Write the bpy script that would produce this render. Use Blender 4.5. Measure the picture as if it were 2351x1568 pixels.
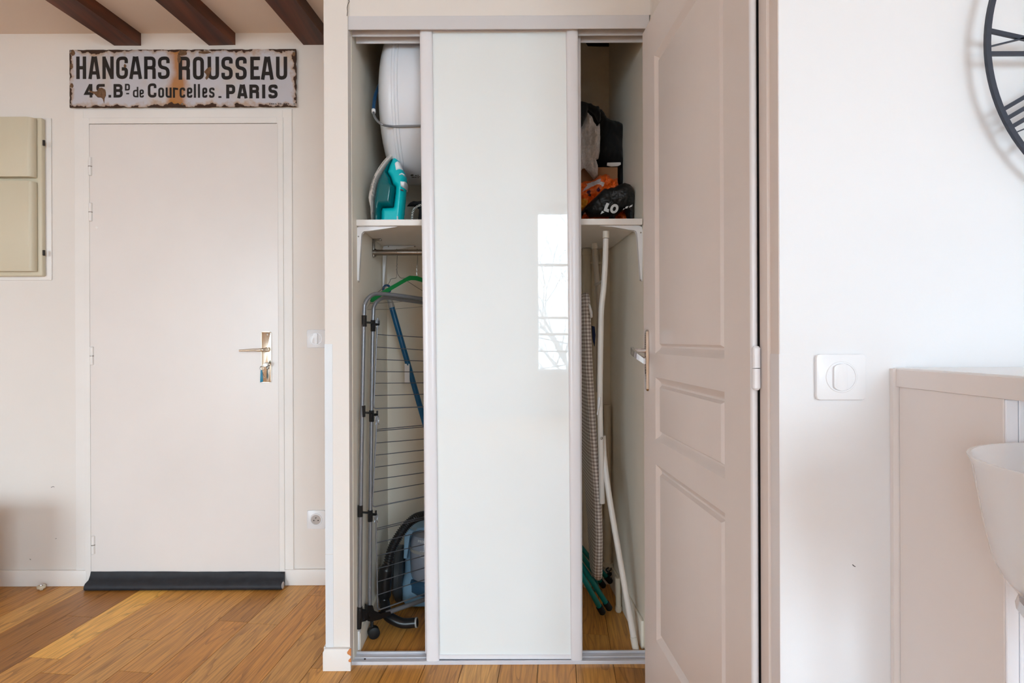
import bpy, bmesh, math, random
import numpy as np
from mathutils import Vector, Matrix, noise
random.seed(7)
C = bpy.context.scene.collection
for o in list(bpy.data.objects): bpy.data.objects.remove(o)

# ------------------------------------------------------------------ camera, sky, exposure
FPX, CX, CY, H, ROLL = 1350.0, 1120.0, 780.0, 1.087, 0.004
cam = bpy.data.cameras.new('camera')
cam.sensor_width = 36.0; cam.lens = FPX/2351*36
cam.shift_x = (1175.5-CX)/2351; cam.shift_y = -(784-CY)/2351
cam.clip_start = 0.02
camo = bpy.data.objects.new('camera', cam); C.objects.link(camo)
camo.matrix_world = Matrix.Translation((0,0,H)) @ Matrix.Rotation(math.pi/2,4,'X') @ Matrix.Rotation(-ROLL,4,'Z')
S = bpy.context.scene
S.camera = camo
S.view_settings.view_transform = 'Standard'; S.view_settings.look = 'None'
S.view_settings.gamma = 1; S.view_settings.use_curve_mapping = False
S.view_settings.exposure = 1.52
S.cycles.use_denoising = True
S.cycles.max_bounces = 10; S.cycles.diffuse_bounces = 6; S.cycles.transparent_max_bounces = 12
S.cycles.sample_clamp_indirect = 6
SKY = 5.0
w = bpy.data.worlds.new('overcast_sky'); S.world = w; w.use_nodes = True
w.node_tree.nodes['Background'].inputs[0].default_value = (0.70,0.874,1.0,1)
w.node_tree.nodes['Background'].inputs[1].default_value = SKY
# overcast sky: brightness grows from the horizon to the zenith as (1+2 sin elevation)/3
_nt=w.node_tree; _g=_nt.nodes.new('ShaderNodeTexCoord'); _s=_nt.nodes.new('ShaderNodeSeparateXYZ'); _nt.links.new(_g.outputs['Generated'],_s.inputs[0])
_a=_nt.nodes.new('ShaderNodeMath'); _a.operation='MULTIPLY_ADD'; _a.inputs[1].default_value=2*SKY; _a.inputs[2].default_value=SKY; _a.use_clamp=False
_m=_nt.nodes.new('ShaderNodeMath'); _m.operation='MAXIMUM'; _m.inputs[1].default_value=0
_nt.links.new(_s.outputs[2],_m.inputs[0]); _nt.links.new(_m.outputs[0],_a.inputs[0]); _nt.links.new(_a.outputs[0],_nt.nodes['Background'].inputs[1])
YR = -4.6                                     # rear wall with the windows, behind the camera
WIN = [(0.728,2.95,0.60,2.94), (-4.15,-2.1,0.12,2.40)]    # x0,x1,z0,z1
for (x0,x1,z0,z1) in WIN:                     # sampling portals in the window openings
    L = bpy.data.lights.new('window_portal','AREA'); L.shape='RECTANGLE'
    L.size = x1-x0; L.size_y = z1-z0; L.cycles.is_portal = True
    o = bpy.data.objects.new('window_portal', L); C.objects.link(o)
    o.location = ((x0+x1)/2, YR-0.16, (z0+z1)/2); o.rotation_euler = (math.pi/2,0,0)

# ------------------------------------------------------------------ pixel helpers (photo frame -> room metres at a known depth)
def P(px,py,Y):
    dx,dy = px-CX, py-CY
    u,v = dx-ROLL*dy, dy+ROLL*dx
    return Vector((u*Y/FPX, Y, H-v*Y/FPX))
def PX(px,py,Y): p=P(px,py,Y); return (p.x,p.z)
def F(px,py,z=0.0):
    dx,dy = px-CX, py-CY
    u,v = dx-ROLL*dy, dy+ROLL*dx
    Y=(H-z)*FPX/v
    return Vector((u*Y/FPX,Y,z))
def onplane(px,py,p0,d):
    a=P(px,py,1.0)-Vector((0,0,H))
    n=Vector((-d[1],d[0],0)); t=n.dot(Vector(p0)-Vector((0,0,H)))/n.dot(a)
    return Vector((0,0,H))+a*t

# ------------------------------------------------------------------ materials
def lin(c): 
    return tuple(((x/255)/12.92 if x/255<=0.04045 else (((x/255)+0.055)/1.055)**2.4) for x in c)+(1,)
MATS={}
def mat(name,rgb,rough=0.5,metal=0.0,spec=0.5,bump=None,var=None,coat=0.0,trans=0.0,ior=1.45,sheen=0.0,alpha=1.0):
    """rgb in sRGB 0..255; bump=(scale,strength); var=(scale,amount) soft colour variation"""
    m=bpy.data.materials.new(name); m.use_nodes=True; nt=m.node_tree; b=nt.nodes['Principled BSDF']
    b.inputs['Base Color'].default_value=lin(rgb); b.inputs['Roughness'].default_value=rough
    b.inputs['Metallic'].default_value=metal; b.inputs['Specular IOR Level'].default_value=spec
    b.inputs['Coat Weight'].default_value=coat; b.inputs['Transmission Weight'].default_value=trans
    b.inputs['IOR'].default_value=ior; b.inputs['Sheen Weight'].default_value=sheen; b.inputs['Alpha'].default_value=alpha
    tc=nt.nodes.new('ShaderNodeTexCoord')
    if var:
        n=nt.nodes.new('ShaderNodeTexNoise'); n.inputs['Scale'].default_value=var[0]; n.inputs['Detail'].default_value=5
        nt.links.new(tc.outputs['Object'],n.inputs['Vector'])
        r=nt.nodes.new('ShaderNodeValToRGB'); c=lin(rgb); k=var[1]
        r.color_ramp.elements[0].position=.3; r.color_ramp.elements[1].position=.7
        r.color_ramp.elements[0].color=tuple(x*(1-k) for x in c[:3])+(1,); r.color_ramp.elements[1].color=tuple(min(1,x*(1+k)) for x in c[:3])+(1,)
        nt.links.new(n.outputs['Fac'],r.inputs['Fac']); nt.links.new(r.outputs['Color'],b.inputs['Base Color'])
    if bump:
        n=nt.nodes.new('ShaderNodeTexNoise'); n.inputs['Scale'].default_value=bump[0]; n.inputs['Detail'].default_value=4
        nt.links.new(tc.outputs['Object'],n.inputs['Vector'])
        bp=nt.nodes.new('ShaderNodeBump'); bp.inputs['Strength'].default_value=bump[1]; bp.inputs['Distance'].default_value=.002
        nt.links.new(n.outputs['Fac'],bp.inputs['Height']); nt.links.new(bp.outputs['Normal'],b.inputs['Normal'])
    MATS[name]=m; return m

cream   = mat('cream_wall_paint',(232,225,219),.55,bump=(60,.12),var=(1.2,.025))
closetp = mat('closet_wall_paint',(241,233,219),.6,bump=(60,.12),var=(1.5,.03))
whitew  = mat('white_wall_paint',(228,227,229),.6,bump=(80,.1),var=(1.2,.01))
ceilp   = mat('ceiling_paint',(228,214,203),.7,bump=(50,.1),var=(1.0,.02))
trimw   = mat('white_trim_paint',(236,231,227),.4,bump=(30,.1),var=(4,.03))
doorw   = mat('entry_door_paint',(232,225,221),.28,bump=(25,.06),var=(3,.02))
taupe   = mat('taupe_door_paint',(224,213,208),.42,var=(3,.03))
lacq    = mat('white_lacquered_metal',(232,230,234),.25)
lacqg   = mat('grey_white_lacquer',(214,211,213),.35)
alu     = mat('white_aluminium_rail',(226,228,236),.3,metal=.25)
cream_pl= mat('cream_yellow_plastic',(212,202,178),.4,var=(3,.03))
white_pl= mat('white_plastic',(235,235,238),.25)
pvc     = mat('bluish_white_plastic',(224,226,229),.35)
dark    = mat('dark_gap',(48,42,38),.8)
blackr  = mat('black_rubber',(22,22,24),.55)
blackp  = mat('black_plastic',(24,24,26),.3)
guardm  = mat('greyish_corner_guard',(226,222,224),.4)
chrome  = mat('chrome',(225,225,228),.08,metal=1)
nickel  = mat('pale_nickel',(228,220,205),.22,metal=1)
steel   = mat('brushed_steel',(150,142,134),.32,metal=1)
greytube= mat('grey_painted_tube',(140,142,148),.35,metal=.55)
wire    = mat('dark_grey_wire',(108,110,118),.35,metal=.5)
hwire   = mat('hanger_wire',(150,148,145),.3,metal=1)
enamel  = mat('white_enamel',(222,225,232),.22)
greenp  = mat('green_plastic',(18,128,62),.3)
bluepole= mat('blue_pole_paint',(12,92,138),.3)
bluepl  = mat('blue_plastic',(24,74,118),.35)
greypl  = mat('grey_plastic',(160,158,155),.4)
tealb   = mat('bright_teal_plastic',(0,188,196),.25)
teald   = mat('dark_teal_tank',(0,98,104),.12,coat=.3)
tealt   = mat('teal_tube_paint',(0,122,118),.28)
sole    = mat('pale_grey_band',(206,199,194),.4)
redl    = mat('dark_red_lens',(110,10,14),.25)
ink     = mat('black_ink',(34,29,28),.35)
greyink = mat('grey_ink',(90,86,84),.5)
vacblue = mat('vacuum_blue',(136,178,208),.3)
vacblue2= mat('vacuum_dark_blue',(52,86,112),.3)
vacgrey = mat('vacuum_dark_grey',(58,62,66),.35)
smoke   = mat('smoky_cup_plastic',(140,147,160),.12,coat=.5)
whiteink= mat('white_print',(205,208,210),.5)
beige_p = mat('beige_pipe_paint',(214,202,182),.45,var=(8,.05))
whitetub= mat('white_tube_paint',(232,226,220),.3)
greytubw= mat('grey_white_tube',(198,188,176),.35)  # duller grey-white for the rear leg tube and the brace
cap_pl  = mat('translucent_cap',(226,218,206),.4)
blackc  = mat('black_cloth',(17,17,19),.85,sheen=.1)
blackt  = mat('black_tote_fabric',(20,20,22),.45)
navy    = mat('navy_fabric',(24,38,82),.8)
greyf   = mat('grey_fleece',(204,197,195),.95,bump=(900,.6),var=(160,.14),sheen=.3)
cardb   = mat('cardboard',(164,120,86),.8,var=(20,.06))
paperw  = mat('white_paper',(226,224,222),.7)
greycl  = mat('dark_grey_cloth',(58,58,62),.8)
sweep   = mat('black_sweep_fabric',(38,40,46),.6,bump=(40,.5),var=(30,.2))
foam    = mat('grey_foam',(190,182,178),.8)
bluetag = mat('blue_tag',(22,126,160),.35)
rustm   = mat('rust_chip',(112,82,58),.85,var=(120,.3),bump=(200,.6))
chipm   = mat('orange_wood_chip',(206,132,78),.8)
deskm   = mat('taupe_desk_laminate',(231,224,222),.38,var=(1.5,.03))
desktop = mat('white_desk_top',(238,237,238),.25)
cabw    = mat('white_cabinet',(228,228,234),.3)
clockm  = mat('blue_black_metal',(46,52,66),.4)
bark    = mat('bark',(150,146,144),.9)
ground  = mat('courtyard_ground',(92,92,86),.9)
bulbw   = mat('rubber_white',(222,212,190),.4)

def nodes_of(m): return m.node_tree, m.node_tree.nodes['Principled BSDF']
# translucent stool acrylic
acryl=bpy.data.materials.new('frosted_acrylic'); acryl.use_nodes=True; nt=acryl.node_tree; nt.nodes.clear()
out=nt.nodes.new('ShaderNodeOutputMaterial'); mx=nt.nodes.new('ShaderNodeMixShader'); mx.inputs[0].default_value=.45
tr=nt.nodes.new('ShaderNodeBsdfTransparent'); pb=nt.nodes.new('ShaderNodeBsdfPrincipled')
pb.inputs['Base Color'].default_value=(.95,.95,.97,1); pb.inputs['Roughness'].default_value=.2
nt.links.new(tr.outputs[0],mx.inputs[1]); nt.links.new(pb.outputs[0],mx.inputs[2]); nt.links.new(mx.outputs[0],out.inputs[0])
# clear window pane
pane=bpy.data.materials.new('window_glass'); pane.use_nodes=True; nt=pane.node_tree; nt.nodes.clear()
out=nt.nodes.new('ShaderNodeOutputMaterial'); mx=nt.nodes.new('ShaderNodeMixShader'); mx.inputs[0].default_value=.05
tr=nt.nodes.new('ShaderNodeBsdfTransparent'); gl=nt.nodes.new('ShaderNodeBsdfGlossy'); gl.inputs['Roughness'].default_value=.02
nt.links.new(tr.outputs[0],mx.inputs[1]); nt.links.new(gl.outputs[0],mx.inputs[2]); nt.links.new(mx.outputs[0],out.inputs[0])
# white lacquered glass of the sliding door: sharp reflections over a pale grey-green ground
glassw = mat('white_lacquered_glass',(236,241,242),.5,spec=.5,coat=1.0)
glassw.node_tree.nodes['Principled BSDF'].inputs['Coat Roughness'].default_value=.015
glassw.node_tree.nodes['Principled BSDF'].inputs['Coat IOR'].default_value=1.6
SK=math.atan(165/FPX)            # boards and beams run at 7 degrees to the closet
# oak boards
oak=bpy.data.materials.new('oiled_oak'); oak.use_nodes=True; nt,b=nodes_of(oak)
tc=nt.nodes.new('ShaderNodeTexCoord'); oi=nt.nodes.new('ShaderNodeObjectInfo')
mp=nt.nodes.new('ShaderNodeMapping'); mp.inputs['Rotation'].default_value=(0,0,SK); 
add=nt.nodes.new('ShaderNodeVectorMath'); add.operation='ADD'
ml=nt.nodes.new('ShaderNodeVectorMath'); ml.operation='SCALE'; ml.inputs['Scale'].default_value=37
cmb=nt.nodes.new('ShaderNodeCombineXYZ'); 
for i in range(3): nt.links.new(oi.outputs['Random'],cmb.inputs[i])
nt.links.new(cmb.outputs[0],ml.inputs[0]); nt.links.new(tc.outputs['Object'],mp.inputs['Vector'])
nt.links.new(mp.outputs[0],add.inputs[0]); nt.links.new(ml.outputs[0],add.inputs[1])
m2=nt.nodes.new('ShaderNodeMapping'); m2.inputs['Scale'].default_value=(11,1.1,11); nt.links.new(add.outputs[0],m2.inputs['Vector'])
n1=nt.nodes.new('ShaderNodeTexNoise'); n1.inputs['Scale'].default_value=1.0; n1.inputs['Detail'].default_value=2; n1.inputs['Distortion'].default_value=.3
nt.links.new(m2.outputs[0],n1.inputs['Vector'])
# growth rings: repeated bands of the broad noise
mul=nt.nodes.new('ShaderNodeMath'); mul.operation='MULTIPLY'; mul.inputs[1].default_value=11; nt.links.new(n1.outputs['Fac'],mul.inputs[0])
fr=nt.nodes.new('ShaderNodeMath'); fr.operation='FRACT'; nt.links.new(mul.outputs[0],fr.inputs[0])
m3=nt.nodes.new('ShaderNodeMapping'); m3.inputs['Scale'].default_value=(170,7,170); nt.links.new(add.outputs[0],m3.inputs['Vector'])
n2=nt.nodes.new('ShaderNodeTexNoise'); n2.inputs['Scale'].default_value=1; n2.inputs['Detail'].default_value=4; nt.links.new(m3.outputs[0],n2.inputs['Vector'])
r1=nt.nodes.new('ShaderNodeValToRGB'); e=r1.color_ramp.elements; e[0].position=0; e[0].color=(.56,.52,.48,1); e[1].position=.30; e[1].color=(1,1,1,1)
e2=r1.color_ramp.elements.new(1.0); e2.color=(.9,.9,.9,1)
nt.links.new(fr.outputs[0],r1.inputs['Fac'])
r2=nt.nodes.new('ShaderNodeValToRGB'); e=r2.color_ramp.elements; e[0].position=.35; e[0].color=(.78,.75,.72,1); e[1].position=.6; e[1].color=(1.12,1.12,1.1,1)
nt.links.new(n2.outputs['Fac'],r2.inputs['Fac'])
mm=nt.nodes.new('ShaderNodeMix'); mm.data_type='RGBA'; mm.blend_type='MULTIPLY'; mm.inputs[0].default_value=.8
nt.links.new(oi.outputs['Color'],mm.inputs[6]); nt.links.new(r1.outputs[0],mm.inputs[7])
mm2=nt.nodes.new('ShaderNodeMix'); mm2.data_type='RGBA'; mm2.blend_type='MULTIPLY'; mm2.inputs[0].default_value=.9
nt.links.new(mm.outputs[2],mm2.inputs[6]); nt.links.new(r2.outputs[0],mm2.inputs[7])
nt.links.new(mm2.outputs[2],b.inputs['Base Color']); b.inputs['Roughness'].default_value=.36; b.inputs['Specular IOR Level'].default_value=.35
bp=nt.nodes.new('ShaderNodeBump'); bp.inputs['Strength'].default_value=.15; bp.inputs['Distance'].default_value=.001
nt.links.new(n2.outputs['Fac'],bp.inputs['Height']); nt.links.new(bp.outputs[0],b.inputs['Normal'])
# dark stained beams
beamm=mat('dark_stained_beam',(86,48,28),.5); nt,b=nodes_of(beamm); tc=nt.nodes.new('ShaderNodeTexCoord')
mp=nt.nodes.new('ShaderNodeMapping'); mp.inputs['Rotation'].default_value=(0,0,SK); mp.inputs['Scale'].default_value=(14,.9,10)
n=nt.nodes.new('ShaderNodeTexNoise'); n.inputs['Scale'].default_value=1.5; n.inputs['Detail'].default_value=7
r=nt.nodes.new('ShaderNodeValToRGB'); r.color_ramp.elements[0].position=.36; r.color_ramp.elements[0].color=lin((58,31,18)); r.color_ramp.elements[1].position=.66; r.color_ramp.elements[1].color=lin((112,60,34))
nt.links.new(tc.outputs['Object'],mp.inputs[0]); nt.links.new(mp.outputs[0],n.inputs['Vector']); nt.links.new(n.outputs['Fac'],r.inputs[0]); nt.links.new(r.outputs[0],b.inputs['Base Color'])
# painted wood grain on the taupe door (fine vertical relief)
nt,b=nodes_of(taupe); tc=nt.nodes.new('ShaderNodeTexCoord'); mp=nt.nodes.new('ShaderNodeMapping'); mp.inputs['Scale'].default_value=(60,60,2.2)
n=nt.nodes.new('ShaderNodeTexNoise'); n.inputs['Scale'].default_value=2; n.inputs['Detail'].default_value=5
bp=nt.nodes.new('ShaderNodeBump'); bp.inputs['Strength'].default_value=.22; bp.inputs['Distance'].default_value=.001
nt.links.new(tc.outputs['Object'],mp.inputs[0]); nt.links.new(mp.outputs[0],n.inputs['Vector']); nt.links.new(n.outputs['Fac'],bp.inputs['Height']); nt.links.new(bp.outputs[0],b.inputs['Normal'])
# gingham
ging=mat('taupe_gingham',(230,224,218),.85); nt,b=nodes_of(ging); tc=nt.nodes.new('ShaderNodeTexCoord'); sp=nt.nodes.new('ShaderNodeSeparateXYZ')
nt.links.new(tc.outputs['UV'],sp.inputs[0])
def M(op,a,bv=None):
    q=nt.nodes.new('ShaderNodeMath'); q.operation=op
    for i,v in enumerate((a,bv)):
        if v is None: continue
        if isinstance(v,(int,float)): q.inputs[i].default_value=v
        else: nt.links.new(v,q.inputs[i])
    return q.outputs[0]
PER=.0136
sa=M('GREATER_THAN',M('FRACT',M('MULTIPLY',sp.outputs[0],1/PER)),.5)
sb=M('GREATER_THAN',M('FRACT',M('MULTIPLY',sp.outputs[1],1/PER)),.5)
r=nt.nodes.new('ShaderNodeValToRGB'); r.color_ramp.interpolation='CONSTANT'
r.color_ramp.elements[0].color=lin((238,232,227)); r.color_ramp.elements[1].position=.3; r.color_ramp.elements[1].color=lin((196,184,177)); q=r.color_ramp.elements.new(.8); q.color=lin((150,137,130))
nt.links.new(M('MULTIPLY',M('ADD',sa,sb),.5),r.inputs[0]); nt.links.new(r.outputs[0],b.inputs['Base Color'])
# braided cord
braid=mat('braided_cord',(220,220,216),.7); nt,b=nodes_of(braid); tc=nt.nodes.new('ShaderNodeTexCoord')
wv=nt.nodes.new('ShaderNodeTexChecker'); wv.inputs['Scale'].default_value=230; wv.inputs['Color1'].default_value=lin((228,226,220)); wv.inputs['Color2'].default_value=lin((70,70,72))
nt.links.new(tc.outputs['Object'],wv.inputs['Vector']); nt.links.new(wv.outputs['Color'],b.inputs['Base Color'])
# painted print carried on a colour attribute
printm=mat('printed_fabric',(230,110,30),.4); nt,b=nodes_of(printm); at=nt.nodes.new('ShaderNodeAttribute'); at.attribute_name='print'
nt.links.new(at.outputs['Color'],b.inputs['Base Color'])

# ------------------------------------------------------------------ mesh helpers
def nb(): return bmesh.new()
def link(name,bm,m,parent=None,loc=(0,0,0),smooth=True,ang=35,extra=None):
    me=bpy.data.meshes.new(name)
    L=Vector(loc)
    if parent is not None: L=Vector(parent.get('_w',(0,0,0)))
    bmesh.ops.recalc_face_normals(bm,faces=bm.faces[:]) if extra!='keep' else None
    for v in bm.verts: v.co-=L
    bm.to_mesh(me); bm.free()
    if smooth:
        for p in me.polygons: p.use_smooth=True
        me.set_sharp_from_angle(angle=math.radians(ang))
    me.materials.append(m)
    o=bpy.data.objects.new(name,me); C.objects.link(o)
    o['_w']=tuple(L)
    if parent is not None: o.parent=parent
    else: o.location=L
    return o
def thing(name,label,cat,loc,group=None):
    o=bpy.data.objects.new(name,None); C.objects.link(o); o.location=loc; o['_w']=tuple(loc); o.empty_display_size=.05
    o['label']=label; o['category']=cat
    if group: o['group']=group
    return o
def tag(o,label,cat,group=None,kind=None):
    o['label']=label; o['category']=cat
    if group: o['group']=group
    if kind: o['kind']=kind
    return o
def struct(o,label=None,cat=None):
    o['kind']='structure'
    if label: o['label']=label
    if cat: o['category']=cat
    return o
def box(bm,x0,x1,y0,y1,z0,z1,bev=0,seg=2):
    vs=[bm.verts.new((x,y,z)) for x in (x0,x1) for y in (y0,y1) for z in (z0,z1)]
    idx=[(0,1,3,2),(4,6,7,5),(0,4,5,1),(2,3,7,6),(0,2,6,4),(1,5,7,3)]
    fs=[bm.faces.new([vs[i] for i in f]) for f in idx]
    if bev:
        es={e for f in fs for e in f.edges}
        bmesh.ops.bevel(bm,geom=list(es),offset=bev,segments=seg,profile=.5,affect='EDGES')
    return bm
def B(*a,**k): return box(nb(),*a,**k)
def prism(bm,poly,y0,y1,axis='y',bev=0,seg=2):
    """poly of (a,b): axis y -> (x,z), axis x -> (y,z), axis z -> (x,y); caps bevelled if bev"""
    def mk(a,b,c): return {'y':(a,c,b),'x':(c,a,b),'z':(a,b,c)}[axis]
    A=[bm.verts.new(mk(a,b,y0)) for a,b in poly]; Bv=[bm.verts.new(mk(a,b,y1)) for a,b in poly]
    n=len(poly); f=[bm.faces.new(A),bm.faces.new(Bv[::-1])]
    for i in range(n): bm.faces.new((A[i],A[(i+1)%n],Bv[(i+1)%n],Bv[i]))
    if bev:
        es=[e for q in f for e in q.edges]
        bmesh.ops.bevel(bm,geom=es,offset=bev,segments=seg,profile=.5,affect='EDGES',clamp_overlap=True)
    return bm
def loft(bm,secs,cap=True,closed=True):
    rings=[[bm.verts.new(p) for p in s] for s in secs]
    n=len(rings[0])
    for a,b in zip(rings,rings[1:]):
        for i in range(n if closed else n-1): bm.faces.new((a[i],a[(i+1)%n],b[(i+1)%n],b[i]))
    if cap:
        bm.faces.new(rings[0]); bm.faces.new(rings[-1][::-1])
    return bm
def smoothpath(pts,n=6):
    pts=[Vector(p) for p in pts]
    if len(pts)<3: return pts
    q=[2*pts[0]-pts[1]]+pts+[2*pts[-1]-pts[-2]]; out=[]
    for i in range(1,len(q)-2):
        p0,p1,p2,p3=q[i-1:i+3]
        for k in range(n):
            t=k/n
            out.append(.5*((2*p1)+(p2-p0)*t+(2*p0-5*p1+4*p2-p3)*t*t+(3*p1-p0-3*p2+p3)*t**3))
    out.append(pts[-1]); return out
def tube(bm,pts,r,seg=10,cap=True,rfun=None):
    pts=[Vector(p) for p in pts]; n=len(pts); rings=[]
    up=Vector((0,0,1)); prev=None
    for i,p in enumerate(pts):
        d=(pts[min(i+1,n-1)]-pts[max(i-1,0)]).normalized()
        if prev is None:
            a=d.cross(up if abs(d.z)<.9 else Vector((0,1,0))).normalized()
        else:
            a=(prev-d*prev.dot(d)).normalized()
        prev=a; bvec=d.cross(a)
        rr=rfun(i,n) if rfun else r
        rings.append([p+a*rr*math.cos(2*math.pi*k/seg)+bvec*rr*math.sin(2*math.pi*k/seg) for k in range(seg)])
    return loft(bm,rings,cap)
def T(pts,r,seg=10,n=0,**k): return tube(nb(),smoothpath(pts,n) if n else pts,r,seg,**k)
def lathe(bm,prof,center,axis='z',seg=32):
    """prof list of (r,h)"""
    c=Vector(center); rings=[]
    for r,h in prof:
        ring=[]
        for k in range(seg):
            a=2*math.pi*k/seg; u,v=r*math.cos(a),r*math.sin(a)
            ring.append(c+Vector({'z':(u,v,h),'x':(h,u,v),'y':(u,h,v)}[axis]))
        rings.append(ring)
    return loft(bm,rings,True)
def pillow(poly,yc,Tf,Tb,D,res,nz=0,ns=30,zfold=1.0,paint=None,base=(1,1,1),seed=0,ybase=None,mod=None):
    """a soft body with the outline poly (x,z), bulging Tf towards -Y and Tb towards +Y"""
    pg=np.array(poly,float); x0,z0=pg.min(0); x1,z1=pg.max(0)
    nx=max(2,int((x1-x0)/res)+1); nz_=max(2,int((z1-z0)/res)+1)
    xs=np.linspace(x0,x1,nx+1); zs=np.linspace(z0,z1,nz_+1)
    A=pg; Bp=np.roll(pg,-1,0)
    def inside(q):
        r=np.zeros(len(q),bool)
        for a,b in zip(A,Bp):
            c=((a[1]>q[:,1])!=(b[1]>q[:,1]))
            with np.errstate(all='ignore'):
                xi=(b[0]-a[0])*(q[:,1]-a[1])/(b[1]-a[1]+1e-12)+a[0]
            r^=c&(q[:,0]<xi)
        return r
    def near(q):
        bd=np.full(len(q),1e9); bpnt=q.copy()
        for a,b in zip(A,Bp):
            d=b-a; t=np.clip(((q-a)@d)/(d@d+1e-15),0,1)[:,None]; c=a+t*d
            dd=np.linalg.norm(q-c,axis=1); m_=dd<bd; bd[m_]=dd[m_]; bpnt[m_]=c[m_]
        return bd,bpnt
    cx,cz=(xs[:-1]+xs[1:])/2,(zs[:-1]+zs[1:])/2
    GX,GZ=np.meshgrid(cx,cz,indexing='ij'); cin=inside(np.c_[GX.ravel(),GZ.ravel()]).reshape(nx,nz_)
    used={}
    cnt=np.zeros((nx+1,nz_+1),int)
    for i in range(nx):
        for k in range(nz_):
            if cin[i,k]:
                for a,c in ((i,k),(i+1,k),(i+1,k+1),(i,k+1)): cnt[a,c]+=1
    ids=np.argwhere(cnt>0); q=np.array([[xs[i],zs[k]] for i,k in ids]); bd,bpn=near(q)
    bm=nb(); front={}; back={}
    lay=bm.verts.layers.float_color.new('print') if paint is not None else None
    for n_,(i,k) in enumerate(ids):
        bnd=cnt[i,k]<4
        x,z=(bpn[n_] if bnd else q[n_]); d=0 if bnd else bd[n_]
        pr=math.sqrt(max(0,1-(1-min(1,d/D))**2))
        no=nz*noise.fractal(Vector((x*ns+seed*7.3,seed*3.1,z*ns*zfold)),.8,2.1,4) if nz else 0
        k_=mod(x,z) if mod else 1.0
        yy=(ybase(x,z) if ybase else yc)
        v=bm.verts.new((x,yy-(Tf*pr+no*pr)*k_,z)); front[(i,k)]=v
        back[(i,k)]=v if bnd else bm.verts.new((x,yy+Tb*pr*k_,z))
        if lay is not None:
            col=base
            for pp,cc in paint:
                if pp is None: continue
                ins=False; j=len(pp)-1
                for a in range(len(pp)):
                    if (pp[a][1]>z)!=(pp[j][1]>z) and x<(pp[j][0]-pp[a][0])*(z-pp[a][1])/(pp[j][1]-pp[a][1]+1e-12)+pp[a][0]: ins=not ins
                    j=a
                if ins: col=cc
            c4=lin(col); v[lay]=c4; back[(i,k)][lay]=c4
    for i in range(nx):
        for k in range(nz_):
            if cin[i,k]:
                K=((i,k),(i+1,k),(i+1,k+1),(i,k+1))
                bm.faces.new([front[c] for c in K])
                bq=[back[c] for c in K][::-1]
                try: bm.faces.new(bq)
                except ValueError: pass
    return bm
# -- lettering built from strokes (flat print)
def arcpath(pts,r,n=4,closed=False):
    pts=[Vector((p[0],p[1])) for p in pts]; out=[]; N=len(pts)
    for i,p in enumerate(pts):
        if not closed and i in (0,N-1): out.append(p); continue
        a=pts[i-1]; c=pts[(i+1)%N]; da=(a-p); dc=(c-p)
        rr=min(r,da.length*.5,dc.length*.5); s,e=p+da.normalized()*rr,p+dc.normalized()*rr
        for k in range(n+1):
            t=k/n; out.append((1-t)**2*s+2*t*(1-t)*p+t*t*e)
    q=[out[0]]
    for p in out[1:]:
        if (p-q[-1]).length>1e-4*max(1e-3,abs(r)): q.append(p)
    if closed and (q[0]-q[-1]).length<1e-4*max(1e-3,abs(r)): q.pop()
    return q
def ribbon(bm,pts,wd,mp,closed=False):
    N=len(pts); Lf=[];Rt=[]
    for i,p in enumerate(pts):
        a=pts[i-1] if (i>0 or closed) else None; c=pts[(i+1)%N] if (i<N-1 or closed) else None
        d1=(p-a).normalized() if a is not None else None; d2=(c-p).normalized() if c is not None else None
        if d1 is None: n=Vector((-d2.y,d2.x)); k=1
        elif d2 is None: n=Vector((-d1.y,d1.x)); k=1
        else:
            n1=Vector((-d1.y,d1.x)); n2=Vector((-d2.y,d2.x)); n=(n1+n2)
            if n.length<1e-6: n=n1; k=1
            else: n.normalize(); k=min(2.5,1/max(.3,n.dot(n1)))
        Lf.append(bm.verts.new(mp(*(p+n*wd/2*k)))); Rt.append(bm.verts.new(mp(*(p-n*wd/2*k))))
    for i in range(N if closed else N-1):
        j=(i+1)%N; bm.faces.new((Lf[i],Rt[i],Rt[j],Lf[j]))
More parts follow.
